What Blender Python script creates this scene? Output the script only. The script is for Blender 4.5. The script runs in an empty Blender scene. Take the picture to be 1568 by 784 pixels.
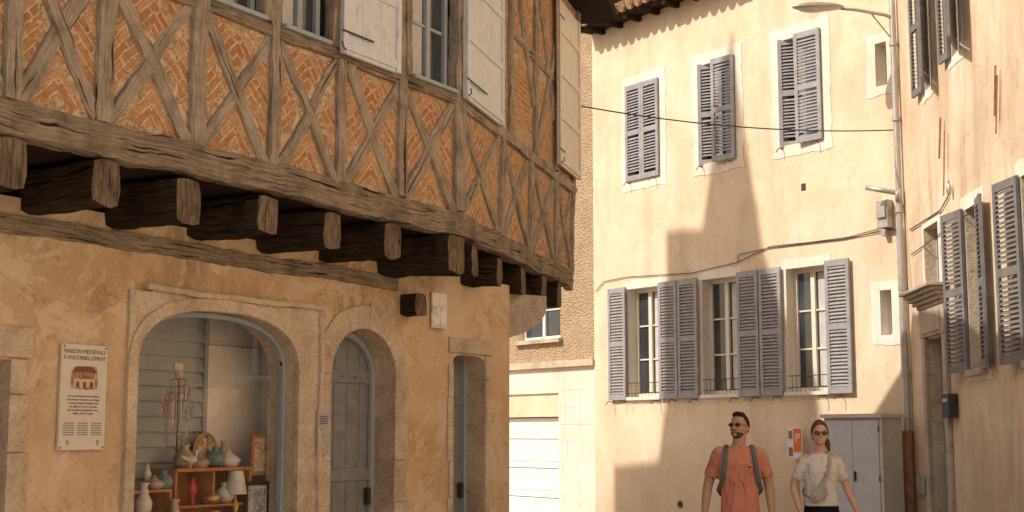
import bpy, math, random
from mathutils import Vector, Matrix, noise as mn
from mathutils.geometry import tessellate_polygon
random.seed(7)
R=random.uniform
# ---------------------------------------------------------------- camera calibration
FPX=2100.0; PITCH=math.radians(7.4); CAMZ=1.58
CPI,SPI=math.cos(PITCH),math.sin(PITCH)
def ray(u,v):
    a=u-784.0; b=392.0-v
    return Vector((a, FPX*CPI-b*SPI, FPX*SPI+b*CPI))
class Wall:
    """vertical plane: point P, heading a (deg from +Y), side=+1 normal to the right, -1 to the left"""
    def __init__(s,P,a,side):
        s.P=Vector((P[0],P[1])); r=math.radians(a); s.a=a; s.side=side
        s.d=Vector((math.sin(r),math.cos(r)))
        s.n=Vector((math.cos(r),-math.sin(r)))*side
    def W(s,x,o,z):
        p=s.P+s.d*x+s.n*o
        return Vector((p.x,p.y,z))
    def sv(s,u,v,off=0.0):
        q=ray(u,v); P=s.P+s.n*off
        t=(P.dot(s.n))/(q.x*s.n.x+q.y*s.n.y)
        h=Vector((q.x*t,q.y*t))-P
        return h.dot(s.d), CAMZ+q.z*t
    def S(s,u,v=500,off=0.0): return s.sv(u,v,off)[0]
    def Z(s,u,v,off=0.0): return s.sv(u,v,off)[1]
    def sub(s,x,o,rot):
        p=s.P+s.d*x+s.n*o
        return Wall((p.x,p.y),s.a+rot,s.side)
# ---------------------------------------------------------------- materials
def newmat(name,rough=0.85,spec=0.25,metal=0.0):
    m=bpy.data.materials.new(name); m.use_nodes=True
    nt=m.node_tree; b=nt.nodes["Principled BSDF"]
    b.inputs["Roughness"].default_value=rough; b.inputs["Metallic"].default_value=metal
    b.inputs["Specular IOR Level"].default_value=spec
    return m,nt,b
def N(nt,t,**k):
    n=nt.nodes.new(t)
    for a,b in k.items(): setattr(n,a,b)
    return n
def coord(nt,kind="Object",scale=(1,1,1),rot=(0,0,0)):
    c=N(nt,"ShaderNodeTexCoord"); mp=N(nt,"ShaderNodeMapping")
    mp.inputs["Scale"].default_value=scale; mp.inputs["Rotation"].default_value=rot
    nt.links.new(c.outputs[kind],mp.inputs[0]); return mp.outputs[0]
def noise(nt,vec,scale,detail=4,rough=0.55,dist=0.0):
    n=N(nt,"ShaderNodeTexNoise"); n.inputs["Scale"].default_value=scale; n.inputs["Detail"].default_value=min(detail,4)
    n.inputs["Roughness"].default_value=rough; n.inputs["Distortion"].default_value=dist
    nt.links.new(vec,n.inputs["Vector"]); return n.outputs["Fac"]
def ramp(nt,fac,stops):
    r=N(nt,"ShaderNodeValToRGB"); e=r.color_ramp.elements
    def c(x): return (x,x,x,1) if isinstance(x,(int,float)) else (x[0],x[1],x[2],1)
    e[0].position=stops[0][0]; e[0].color=c(stops[0][1])
    e[1].position=stops[-1][0]; e[1].color=c(stops[-1][1])
    for p,x in stops[1:-1]:
        k=e.new(p); k.color=c(x)
    nt.links.new(fac,r.inputs[0]); return r.outputs[0]
def setin(nt,sock,x):
    if isinstance(x,(int,float)):
        try: sock.default_value=x
        except Exception: sock.default_value=(x,x,x,1)
    elif isinstance(x,(tuple,list)): sock.default_value=(x[0],x[1],x[2],1)
    else: nt.links.new(x,sock)
def mix(nt,fac,a,b,blend="MIX"):
    n=N(nt,"ShaderNodeMixRGB",blend_type=blend)
    setin(nt,n.inputs[0],fac); setin(nt,n.inputs[1],a); setin(nt,n.inputs[2],b); return n.outputs[0]
def mth(nt,op,a,b=0.0):
    n=N(nt,"ShaderNodeMath",operation=op); setin(nt,n.inputs[0],a); setin(nt,n.inputs[1],b); return n.outputs[0]
def bump(nt,b,h,strength=0.4,dist=0.02):
    n=N(nt,"ShaderNodeBump"); n.inputs["Strength"].default_value=strength; n.inputs["Distance"].default_value=dist
    nt.links.new(h,n.inputs["Height"]); nt.links.new(n.outputs[0],b.inputs["Normal"])
def base(nt,b,c): setin(nt,b.inputs["Base Color"],c)
def plaster(name,c,dark,light,streak=0.5,bs=0.35,bd=0.02,patch=None,dirt=None,spot=0.5):
    m,nt,b=newmat(name,0.92,0.15)
    v=coord(nt)
    big=ramp(nt,noise(nt,v,0.9,4,0.66,0.4),[(0.34,dark),(0.5,c),(0.64,light)])
    vs=coord(nt,scale=(1.6,1.6,0.30))
    st=ramp(nt,noise(nt,vs,1.7,4,0.62,0.3),[(0.36,0.74),(0.50,0.97),(0.62,1.03)])
    col=mix(nt,streak,big,st,"MULTIPLY")
    fine=noise(nt,v,34,4,0.7)
    col=mix(nt,0.4,col,ramp(nt,fine,[(0.3,0.68),(0.6,1.08)]),"MULTIPLY")
    med=noise(nt,v,6,4,0.72,0.6)
    spots=ramp(nt,med,[(0.30,(0.58,0.51,0.44)),(0.43,1.0)])
    col=mix(nt,spot,col,spots,"MULTIPLY")
    if patch:
        pm=ramp(nt,noise(nt,v,1.7,4,0.75,0.8),[(0.52,0.0),(0.57,1.0)])
        col=mix(nt,mth(nt,"MULTIPLY",pm,0.65),col,patch)
    if dirt:
        c0=N(nt,"ShaderNodeTexCoord"); sx=N(nt,"ShaderNodeSeparateXYZ"); nt.links.new(c0.outputs["Object"],sx.inputs[0])
        zz=mth(nt,"ADD",sx.outputs[2],mth(nt,"MULTIPLY",noise(nt,v,1.3,4,0.65),1.6))
        g=ramp(nt,mth(nt,"MULTIPLY",zz,0.25),[(0.22,1.0),(0.62,0.0)])
        col=mix(nt,mth(nt,"MULTIPLY",g,0.65),col,dirt)
    base(nt,b,col)
    h=mth(nt,"ADD",mth(nt,"MULTIPLY",med,0.8),mth(nt,"MULTIPLY",fine,0.35))
    bump(nt,b,h,bs,bd); return m
def painted(name,c,rough=0.6,var=0.15,bs=0.1,spec=0.3,metal=0.0,wear=None):
    m,nt,b=newmat(name,rough,spec,metal)
    v=coord(nt)
    n=noise(nt,v,9,3,0.65)
    d=tuple(x*(1-var) for x in c); l=tuple(min(1,x*(1+var)) for x in c)
    col=ramp(nt,n,[(0.3,d),(0.7,l)])
    if wear:
        w=ramp(nt,noise(nt,coord(nt,scale=(1,1,0.3)),26,4,0.7),[(0.58,0.0),(0.64,1.0)])
        col=mix(nt,mth(nt,"MULTIPLY",w,0.6),col,wear)
    base(nt,b,col)
    if bs>=.2: bump(nt,b,noise(nt,v,60,2,0.6),bs,0.004)
    return m
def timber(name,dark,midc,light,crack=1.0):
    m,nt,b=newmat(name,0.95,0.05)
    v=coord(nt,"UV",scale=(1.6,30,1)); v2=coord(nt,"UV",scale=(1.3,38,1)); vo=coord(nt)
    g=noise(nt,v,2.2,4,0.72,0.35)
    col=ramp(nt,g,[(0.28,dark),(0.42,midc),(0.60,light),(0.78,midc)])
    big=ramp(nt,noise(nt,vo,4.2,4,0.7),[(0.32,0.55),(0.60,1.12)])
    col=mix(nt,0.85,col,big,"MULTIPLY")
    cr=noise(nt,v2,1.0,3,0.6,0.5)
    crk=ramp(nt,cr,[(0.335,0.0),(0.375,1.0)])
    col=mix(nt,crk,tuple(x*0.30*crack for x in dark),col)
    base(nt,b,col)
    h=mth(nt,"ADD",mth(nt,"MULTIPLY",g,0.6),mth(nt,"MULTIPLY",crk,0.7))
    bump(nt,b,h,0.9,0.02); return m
def herring(name,rot,bias,c1=(0.44,0.18,0.075),c2=(0.58,0.31,0.15)):
    m,nt,b=newmat(name,0.93,0.1)
    vo=coord(nt)
    tc=N(nt,"ShaderNodeTexCoord"); sx=N(nt,"ShaderNodeSeparateXYZ"); nt.links.new(tc.outputs["UV"],sx.inputs[0])
    nz=N(nt,"ShaderNodeTexNoise"); nz.inputs["Scale"].default_value=9; nt.links.new(vo,nz.inputs["Vector"])
    jig=mth(nt,"MULTIPLY",mth(nt,"SUBTRACT",nz.outputs["Fac"],0.5),0.03)
    ax=mth(nt,"ABSOLUTE",sx.outputs[0]) if rot else mth(nt,"ADD",sx.outputs[0],0.0)
    cx=N(nt,"ShaderNodeCombineXYZ"); nt.links.new(mth(nt,"ADD",ax,jig),cx.inputs[0]); nt.links.new(mth(nt,"ADD",sx.outputs[1],jig),cx.inputs[1])
    mp=N(nt,"ShaderNodeMapping"); mp.inputs["Rotation"].default_value=(0,0,math.radians(rot)); nt.links.new(cx.outputs[0],mp.inputs[0])
    br=N(nt,"ShaderNodeTexBrick"); br.inputs["Scale"].default_value=1.0
    br.inputs["Brick Width"].default_value=0.21; br.inputs["Row Height"].default_value=0.058
    br.inputs["Mortar Size"].default_value=0.014; br.inputs["Mortar Smooth"].default_value=0.6
    br.inputs["Color1"].default_value=(*c1,1); br.inputs["Color2"].default_value=(*c2,1); br.inputs["Mortar"].default_value=(0.62,0.45,0.28,1)
    nt.links.new(mp.outputs[0],br.inputs["Vector"])
    pl=ramp(nt,noise(nt,vo,6,4,0.7),[(0.3,(0.50,0.34,0.205)),(0.5,(0.65,0.48,0.31)),(0.7,(0.75,0.60,0.43))])
    rn=noise(nt,vo,22,4,0.7)
    brc=mix(nt,0.7,br.outputs["Color"],ramp(nt,rn,[(0.3,0.55),(0.6,1.2)]),"MULTIPLY")
    e=N(nt,"ShaderNodeUVMap"); e.uv_map="Edge"; se=N(nt,"ShaderNodeSeparateXYZ"); nt.links.new(e.outputs[0],se.inputs[0])
    k=mth(nt,"ADD",mth(nt,"MULTIPLY",se.outputs[0],0.45),mth(nt,"MULTIPLY",noise(nt,vo,11,4,0.8,0.5),1.7))
    mask=ramp(nt,k,[(0.92-bias,0.0),(1.16-bias,0.92)])
    inv=mth(nt,"SUBTRACT",1.0,br.outputs["Fac"])
    base(nt,b,mix(nt,mask,pl,brc))
    h=mth(nt,"ADD",mth(nt,"MULTIPLY",mth(nt,"MULTIPLY",inv,mask),0.45),mth(nt,"ADD",mth(nt,"MULTIPLY",mask,-0.6),rn))
    bump(nt,b,h,0.9,0.025); return m
def stonem(name,c1,c2,c3,sc=2.5):
    m,nt,b=newmat(name,0.93,0.12); v=coord(nt)
    a=noise(nt,v,sc,4,0.72,0.6); f=noise(nt,v,40,3,0.7)
    col=ramp(nt,a,[(0.3,c1),(0.5,c2),(0.68,c3)])
    col=mix(nt,0.6,col,ramp(nt,f,[(0.32,0.6),(0.55,1.05)]),"MULTIPLY")
    base(nt,b,col); bump(nt,b,mth(nt,"ADD",noise(nt,v,8,4,0.7),mth(nt,"MULTIPLY",f,0.4)),0.7,0.025); return m
def glassm(name,c=(0.03,0.035,0.04)):
    m,nt,b=newmat(name,0.06,0.8); v=coord(nt)
    base(nt,b,ramp(nt,noise(nt,v,2.5,3,0.5),[(0.35,c),(0.7,tuple(x*2.2 for x in c))]))
    bump(nt,b,noise(nt,v,3,2,0.5),0.05,0.02); return m

M={}
M['ochre']=plaster("ochre_render",(0.62,0.435,0.265),(0.49,0.33,0.195),(0.69,0.515,0.34),0.7,0.6,0.035,patch=(0.70,0.56,0.41),spot=.65)
M['cream']=plaster("cream_render",(0.79,0.635,0.465),(0.73,0.57,0.405),(0.83,0.69,0.53),0.45,0.25,0.012,dirt=(0.50,0.38,0.28),spot=.3)
M['cream2']=plaster("cream_render_right",(0.74,0.58,0.42),(0.64,0.49,0.34),(0.80,0.65,0.49),0.75,0.3,0.015,dirt=(0.44,0.33,0.235),spot=.45)
M['pale']=plaster("pale_render",(0.80,0.72,0.62),(0.74,0.64,0.52),(0.84,0.77,0.68),0.3,0.2,0.01,spot=.25)
M['band']=plaster("lime_paint",(0.82,0.74,0.64),(0.76,0.66,0.54),(0.86,0.80,0.72),0.3,0.25,0.01,spot=.3)
M['stone']=stonem("pale_stone",(0.42,0.31,0.22),(0.58,0.46,0.335),(0.69,0.57,0.44))
M['stone2']=stonem("grey_stone",(0.34,0.27,0.21),(0.50,0.41,0.32),(0.60,0.50,0.40),4)
# roughcast
m,nt,b=newmat("roughcast",0.95,0.1); v=coord(nt)
vo=N(nt,"ShaderNodeTexVoronoi"); vo.inputs["Scale"].default_value=34; nt.links.new(v,vo.inputs["Vector"])
base(nt,b,mix(nt,0.8,ramp(nt,noise(nt,v,3,4,0.6),[(0.3,(0.56,0.40,0.26)),(0.7,(0.70,0.53,0.36))]),ramp(nt,vo.outputs["Distance"],[(0.0,1.2),(0.6,0.6)]),"MULTIPLY"))
bump(nt,b,mth(nt,"MULTIPLY",vo.outputs["Distance"],-1),0.8,0.035); M['rough']=m
M['wood']=timber("weathered_oak",(0.19,0.145,0.105),(0.33,0.265,0.20),(0.45,0.38,0.30))
M['woodd']=timber("dark_shaded_oak",(0.012,0.008,0.005),(0.034,0.022,0.015),(0.068,0.047,0.032))  # dark oak; on joist sides the jetty's shade is put into the colour
M['woode']=timber("lit_oak_end",(0.05,0.034,0.023),(0.13,0.092,0.062),(0.23,0.175,0.125))  # lighter copy for the joists' lit end faces, light put into the colour
M['woods']=timber("sill_oak",(0.09,0.064,0.045),(0.22,0.165,0.12),(0.36,0.29,0.215))
M['her']=herring("herringbone_brick",45,0.0)
M['her2']=herring("herringbone_brick_bare",45,0.10)
M['brk']=herring("brick_infill",0,0.08)
M['shut']=painted("grey_shutter_paint",(0.34,0.335,0.35),0.55,0.18,0.1)
M['shutd']=painted("dark_shutter_paint",(0.19,0.178,0.178),0.6,0.2,0.1)
M['white']=painted("white_shutter_paint",(0.66,0.69,0.72),0.6,0.08,0.2,wear=(0.45,0.42,0.38))
M['frame']=painted("window_paint",(0.74,0.68,0.58),0.5,0.08)
M['bluegrey']=painted("bluegrey_paint",(0.36,0.40,0.43),0.6,0.12,0.1)
M['doorg']=painted("grey_door_paint",(0.22,0.228,0.23),0.6,0.15,0.2)
M['glass']=glassm("window_glass")
M['curtain']=painted("curtain",(0.55,0.53,0.50),0.9,0.12)
M['iron']=painted("wrought_iron",(0.05,0.045,0.045),0.6,0.3,0.1)
M['rust']=painted("rusty_iron",(0.36,0.19,0.09),0.8,0.3,0.3)
M['galv']=painted("galvanised_steel",(0.48,0.45,0.42),0.45,0.15,0.1,0.5,0.5)
M['cab']=painted("cabinet_paint",(0.60,0.62,0.63),0.5,0.07,0.05)
M['cabs']=painted("cabinet_concrete",(0.66,0.60,0.52),0.8,0.1,0.2)
M['tile']=painted("clay_tile",(0.36,0.22,0.14),0.9,0.35,0.4)
M['black']=painted("black_rubber",(0.02,0.02,0.02),0.6,0.2)
M['plaque']=painted("plaque_enamel",(0.66,0.60,0.52),0.45,0.04,0.03)
M['ink']=painted("sepia_ink",(0.26,0.19,0.14),0.7,0.1)
M['orange']=painted("orange_sign",(0.78,0.16,0.03),0.5,0.05)
M['signw']=painted("white_sign",(0.78,0.77,0.74),0.5,0.04)
M['pinew']=painted("varnished_pine",(0.42,0.18,0.06),0.45,0.25)
M['gold']=painted("gilt_frame",(0.45,0.27,0.10),0.4,0.3,0.2,0.5,0.4)
M['ceram']=painted("glazed_ceramic",(0.42,0.30,0.20),0.25,0.4,0.1,0.6)
M['ceramw']=painted("white_ceramic",(0.62,0.57,0.50),0.3,0.15,0.1,0.6)
M['ceramt']=painted("teal_ceramic",(0.14,0.22,0.22),0.3,0.4,0.1,0.6)
M['beadr']=painted("red_beads",(0.50,0.07,0.05),0.3,0.4)
M['brassm']=painted("tarnished_brass",(0.40,0.27,0.12),0.35,0.4,0.1,0.5,0.7)
M['metalg']=painted("grey_metal_slats",(0.30,0.305,0.295),0.5,0.10,0.05,0.3)
def printm(name,sc,stops):
    m,nt,b=newmat(name,0.5,0.3); v=coord(nt)
    base(nt,b,ramp(nt,noise(nt,v,sc,4,0.65,1.5),stops)); return m
M['inkr']=printm("sepia_print",9,[(0.36,(0.24,0.10,0.055)),(0.48,(0.44,0.20,0.11)),(0.55,(0.60,0.40,0.27)),(0.62,(0.36,0.16,0.09))])
M['inkd']=painted("sepia_engraving",(0.20,0.08,0.045),0.7,0.2); M['inkl']=painted("sepia_wash",(0.62,0.45,0.32),0.7,0.1)
M['print']=printm("framed_print",22,[(0.35,(0.25,0.10,0.05)),(0.5,(0.60,0.42,0.22)),(0.65,(0.70,0.62,0.45))])
M['photo']=printm("framed_photo",18,[(0.35,(0.10,0.12,0.12)),(0.6,(0.55,0.56,0.52))])
M['marble']=printm("marble",5,[(0.4,(0.55,0.50,0.45)),(0.5,(0.80,0.78,0.75)),(0.7,(0.83,0.80,0.77))])
# shop glass
m=bpy.data.materials.new("shop_glass"); m.use_nodes=True; nt=m.node_tree; nt.nodes.clear()
o=N(nt,"ShaderNodeOutputMaterial"); t=N(nt,"ShaderNodeBsdfTransparent"); g=N(nt,"ShaderNodeBsdfGlossy"); g.inputs["Roughness"].default_value=0.02
x=N(nt,"ShaderNodeMixShader"); x.inputs[0].default_value=.07
nt.links.new(t.outputs[0],x.inputs[1]); nt.links.new(g.outputs[0],x.inputs[2]); nt.links.new(x.outputs[0],o.inputs[0]); M['sglass']=m
# paving
m,nt,b=newmat("stone_paving",0.9,0.2); v=coord(nt,rot=(0,0,0.5))
br=N(nt,"ShaderNodeTexBrick"); br.inputs["Scale"].default_value=1; br.inputs["Brick Width"].default_value=0.6; br.inputs["Row Height"].default_value=0.4; br.inputs["Mortar Size"].default_value=0.01
br.inputs["Color1"].default_value=(0.44,0.39,0.33,1); br.inputs["Color2"].default_value=(0.52,0.46,0.39,1); br.inputs["Mortar"].default_value=(0.25,0.21,0.17,1)
nt.links.new(v,br.inputs["Vector"]); base(nt,b,mix(nt,0.5,br.outputs["Color"],ramp(nt,noise(nt,v,3,4,0.6),[(0.3,0.7),(0.7,1.1)]),"MULTIPLY")); M['pave']=m
M['earth']=painted("ground_earth",(0.30,0.25,0.19),0.95,0.2,0.3)

# ---------------------------------------------------------------- mesh tools
def empty(name,loc=(0,0,0)):
    e=bpy.data.objects.new(name,None); e.location=loc; e.empty_display_size=0.3
    bpy.context.collection.objects.link(e); return e
def adopt(o,parent):
    if parent is not None:
        o.parent=parent; o.matrix_parent_inverse=Matrix.Translation(-Vector(parent.location))
class MB:
    def __init__(s): s.v=[];s.f=[];s.m=[];s.uv=[];s.e=[]
    def face(s,idx,m=0,uv=None,e=None):
        s.f.append(tuple(idx)); s.m.append(m); s.uv.append(uv or [(0,0)]*len(idx)); s.e.append(e or [0]*len(idx))
    def poly(s,pts,m=0,uv=None,e=None):
        k=len(s.v); s.v+= [tuple(p) for p in pts]; s.face(range(k,k+len(pts)),m,uv,e)
    def hexa(s,p,m=0):
        k=len(s.v); s.v+=[tuple(q) for q in p]
        for f in ((0,3,2,1),(4,5,6,7),(0,1,5,4),(1,2,6,5),(2,3,7,6),(3,0,4,7)):
            q=[Vector(p[i]) for i in f]
            a=(q[1]-q[0]).length; c=(q[3]-q[0]).length
            uv=[(0,0),(a,0),(a,c),(0,c)] if a>c else [(0,0),(0,a),(c,a),(c,0)]
            s.face([k+i for i in f],m,uv)
    def box(s,w,s0,s1,o0,o1,z0,z1,m=0):
        if s0>s1:s0,s1=s1,s0
        s.hexa([w.W(s0,o0,z0),w.W(s1,o0,z0),w.W(s1,o1,z0),w.W(s0,o1,z0),w.W(s0,o0,z1),w.W(s1,o0,z1),w.W(s1,o1,z1),w.W(s0,o1,z1)],m)
    def prism(s,pts,z0,z1,m=0):
        n=len(pts)
        s.poly([(p[0],p[1],z1) for p in pts],m); s.poly([(p[0],p[1],z0) for p in reversed(pts)],m)
        for i in range(n):
            a=pts[i];b=pts[(i+1)%n]
            s.poly([(a[0],a[1],z0),(b[0],b[1],z0),(b[0],b[1],z1),(a[0],a[1],z1)],m)
    def beam(s,p0,p1,wv,hv,m=0,seg=0.05,jit=0.006,wob=0.008,mc=None):
        p0=Vector(p0);p1=Vector(p1);wv=Vector(wv);hv=Vector(hv)
        L=(p1-p0).length; n=max(3,int(L/seg)); sd=R(0,100); k=len(s.v)
        prof=[(-1,-1),(-.35,-1.0),(.35,-1.0),(1,-1),(1.0,-.35),(1.0,.35),(1,1),(.35,1.0),(-.35,1.0),(-1,1),(-1.0,.35),(-1.0,-.35)]
        q=len(prof); lw=wv.length; lh=hv.length; per=[0]
        for i in range(q):
            a=prof[i];c=prof[(i+1)%q]; per.append(per[-1]+math.hypot((a[0]-c[0])*lw,(a[1]-c[1])*lh))
        u0=R(0,20); v0=R(0,20)
        for i in range(n+1):
            t=i/n; c=p0.lerp(p1,t); 
            c=c+wv.normalized()*wob*mn.noise(Vector((t*L*1.7,sd,0)))*2+hv.normalized()*wob*mn.noise(Vector((t*L*1.7,sd,9)))
            sc=1+.06*mn.noise(Vector((t*L*3.1,sd,4)))*(1 if jit else 0)
            for (a,bb) in prof:
                corner=abs(a)==1 and abs(bb)==1
                f=(0.91 if corner else 1.0)*sc
                P=c+wv*a*f+hv*bb*f
                nn=mn.noise_vector(P*9+Vector((sd,0,0)))*jit+mn.noise_vector(P*28)*jit*0.7
                s.v.append(tuple(P+nn))
        for i in range(n):
            for j in range(q):
                a=k+i*q+j; c=k+i*q+(j+1)%q; ua=u0+L*i/n; ub=u0+L*(i+1)/n
                s.face([a,c,c+q,a+q],m,[(ua,v0+per[j]),(ua,v0+per[j+1]),(ub,v0+per[j+1]),(ub,v0+per[j])])
        for e,st in ((0,k),(1,k+n*q)):
            ids=list(range(st,st+q)); 
            if e==0: ids.reverse()
            s.face(ids,m if mc is None else mc,[(u0+0.25*prof[(x-st)%q][1],v0+0.07*prof[(x-st)%q][0]) for x in ids])
    def wbeam(s,w,a,b,width,o0,o1,m=0,**k):
        """timber in wall plane from a=(s,z) to b"""
        A=w.W(a[0],(o0+o1)/2,a[1]);Bp=w.W(b[0],(o0+o1)/2,b[1])
        d=(Bp-A).normalized(); n=Vector((w.n.x,w.n.y,0)); wv=d.cross(n).normalized()
        s.beam(A,Bp,wv*width/2,n*abs(o1-o0)/2,m,**k)
    def tube(s,pts,rad,m=0,seg=10,cap=True):
        pts=[Vector(p) for p in pts]; n=len(pts)
        if isinstance(rad,(int,float)): rad=[rad]*n
        k=len(s.v); up=Vector((0,0,1)); prev=None
        for i,p in enumerate(pts):
            d=(pts[min(i+1,n-1)]-pts[max(i-1,0)])
            if d.length<1e-6: d=up.copy()
            d.normalize()
            if prev is None:
                x=d.cross(up); 
                if x.length<0.1: x=d.cross(Vector((1,0,0)))
            else:
                x=prev-d*prev.dot(d)
                if x.length<1e-5: x=d.orthogonal()
            x.normalize(); prev=x; y=d.cross(x)
            r=rad[i]; rx,ry=(r if isinstance(r,(tuple,list)) else (r,r))
            for j in range(seg):
                t=2*math.pi*j/seg; s.v.append(tuple(p+x*math.cos(t)*rx+y*math.sin(t)*ry))
        for i in range(n-1):
            for j in range(seg):
                a=k+i*seg+j;c=k+i*seg+(j+1)%seg; s.face([a,c,c+seg,a+seg],m)
        if cap: s.face(list(range(k+seg-1,k-1,-1)),m); s.face(list(range(k+(n-1)*seg,k+n*seg)),m)
    def lathe(s,c,prof,m=0,seg=20):
        k=len(s.v)
        for r,z in prof:
            r=max(r,.0005)
            for j in range(seg):
                t=2*math.pi*j/seg; s.v.append((c[0]+r*math.cos(t),c[1]+r*math.sin(t),c[2]+z))
        for i in range(len(prof)-1):
            for j in range(seg):
                a=k+i*seg+j;b=k+i*seg+(j+1)%seg; s.face([a,b,b+seg,a+seg],m)
    def ell(s,c,r,m=0,mat=None,nu=16,nv=10,keep=None,jit=0):
        k=len(s.v); c=Vector(c)
        pts=[]
        for i in range(nv+1):
            ph=math.pi*i/nv
            for j in range(nu):
                th=2*math.pi*j/nu
                p=Vector((c.x+r[0]*math.sin(ph)*math.cos(th),c.y+r[1]*math.sin(ph)*math.sin(th),c.z+r[2]*math.cos(ph)))
                if jit: p+=mn.noise_vector(p*40)*jit
                pts.append(p)
        s.v+=[tuple(mat@p) if mat else tuple(p) for p in pts]
        for i in range(nv):
            for j in range(nu):
                ids=[i*nu+j,(i+1)*nu+j,(i+1)*nu+(j+1)%nu,i*nu+(j+1)%nu]
                if keep:
                    q=sum((pts[x] for x in ids),Vector((0,0,0)))/4
                    if not keep(q): continue
                s.face([k+x for x in ids],m)
    def xform(s,mat,start=0):
        s.v[start:]=[tuple(mat@Vector(p)) for p in s.v[start:]]
    def make(s,name,mats,parent=None,bevel=0,smooth=False,merge=False):
        me=bpy.data.meshes.new(name); me.from_pydata(s.v,[],s.f)
        for mm in mats: me.materials.append(M[mm] if isinstance(mm,str) else mm)
        me.polygons.foreach_set("material_index",s.m)
        a=me.uv_layers.new(name="UVMap"); flat=[c for f in s.uv for p in f for c in p]; a.data.foreach_set("uv",flat)
        if any(any(x) for x in s.e):
            e=me.uv_layers.new(name="Edge"); e.data.foreach_set("uv",[c for f in s.e for p in f for c in (p,0.0)])
        me.uv_layers["UVMap"].active=True; me.uv_layers["UVMap"].active_render=True
        if smooth: me.polygons.foreach_set("use_smooth",[True]*len(s.f))
        me.update()
        o=bpy.data.objects.new(name,me); bpy.context.collection.objects.link(o)
        if bevel:
            bm=o.modifiers.new("bevel","BEVEL"); bm.width=bevel; bm.segments=2; bm.limit_method='ANGLE'
        adopt(o,parent); return o
def sheet_holes(mb,w,outer,holes,off,depth,m=0,mr=0,front=True):
    """flat wall sheet at offset off with reveals of given depth"""
    loops=[outer]+holes
    tris=tessellate_polygon([[Vector((p[0],p[1],0)) for p in l] for l in loops])
    flat=[p for l in loops for p in l]; k=len(mb.v)
    mb.v+=[tuple(w.W(p[0],off,p[1])) for p in flat]
    for t in tris: mb.face([k+i for i in t],m)
    for l in holes:
        n=len(l)
        for i in range(n):
            a=l[i];b=l[(i+1)%n]
            mb.poly([w.W(a[0],off,a[1]),w.W(b[0],off,b[1]),w.W(b[0],off-depth,b[1]),w.W(a[0],off-depth,a[1])],mr)
def rect(s0,s1,z0,z1): return [(s0,z0),(s1,z0),(s1,z1),(s0,z1)]
def arch(s0,s1,z0,zs,zt,n=20,p=2.0):
    c=(s0+s1)/2; r=(s1-s0)/2; pts=[(s0,z0)]
    for i in range(n+1):
        t=math.pi*(1-i/n); cx,sy=math.cos(t),math.sin(t)
        pts.append((c+r*math.copysign(abs(cx)**(2/p),cx),zs+(zt-zs)*abs(sy)**(2/p)))
    pts.append((s1,z0)); return pts
def slab_hole(mb,w,outer,hole,o0,o1,m=0):
    sheet_holes(mb,w,outer,[hole] if hole else [],o1,o1-o0,m,m)
    n=len(outer)
    for i in range(n):
        a=outer[i];b=outer[(i+1)%n]
        mb.poly([w.W(a[0],o1,a[1]),w.W(b[0],o1,b[1]),w.W(b[0],o0,b[1]),w.W(a[0],o0,a[1])],m)
def rough_rect(s0,s1,z0,z1,j=0.012,step=0.12):
    if s0>s1:s0,s1=s1,s0
    pts=[];c=[(s0,z0),(s1,z0),(s1,z1),(s0,z1)]
    for i in range(4):
        a=Vector(c[i]);b=Vector(c[(i+1)%4]);n=max(1,int((b-a).length/step))
        for k in range(n):
            q=a.lerp(b,k/n); pts.append((q.x+R(-j,j),q.y+R(-j,j)))
    return pts
def louvre(mb,w,s0,s1,z0,z1,o,m=0,t=0.035,pitch=0.048,mids=(0.5,)):
    st=0.055
    if s0>s1:s0,s1=s1,s0
    mb.box(w,s0,s0+st,o,o+t,z0,z1,m); mb.box(w,s1-st,s1,o,o+t,z0,z1,m)
    cuts=[z0+0.045]+[z0+(z1-z0)*q for q in mids]+[z1-0.04]
    for c in cuts: mb.box(w,s0+st,s1-st,o+0.002,o+t-0.002,c-0.045,c+0.04,m)
    a,b=s0+st,s1-st; z=z0+0.09
    while z<z1-0.10:
        if all(abs(z+0.015-c)>0.06 for c in cuts):
            zo=z+R(-.003,.003); zp=zo+R(-.002,.002)
            mb.hexa([w.W(a,o+.004,zo+.03),w.W(b,o+.004,zp+.03),w.W(b,o+t-.002,zp),w.W(a,o+t-.002,zo),
                     w.W(a,o+.004,zo+.038),w.W(b,o+.004,zp+.038),w.W(b,o+t-.002,zp+.008),w.W(a,o+t-.002,zo+.008)],m)
        z+=pitch
def casement(mb,w,s0,s1,z0,z1,o,mf=0,mg=1,cols=2,rows=3,fw=0.05,curtain=None,t=0.045):
    if s0>s1:s0,s1=s1,s0
    mb.box(w,s0,s0+fw,o,o+t,z0,z1,mf);mb.box(w,s1-fw,s1,o,o+t,z0,z1,mf)
    mb.box(w,s0+fw,s1-fw,o,o+t,z0,z0+fw,mf);mb.box(w,s0+fw,s1-fw,o,o+t,z1-fw,z1,mf)
    wd=(s1-s0-2*fw)/cols
    for c in range(cols):
        a=s0+fw+c*wd
        if c: mb.box(w,a-fw*.6,a+fw*.6,o+.004,o+t+.008,z0+fw,z1-fw,mf)
        for r in range(1,rows):
            z=z0+fw+(z1-z0-2*fw)*r/rows
            mb.box(w,a+.025,a+wd-.025,o+.006,o+t-.008,z-.012,z+.012,mf)
    mb.box(w,s0+.01,s1-.01,o-.012,o+.012,z0+.01,z1-.01,mg)

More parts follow.
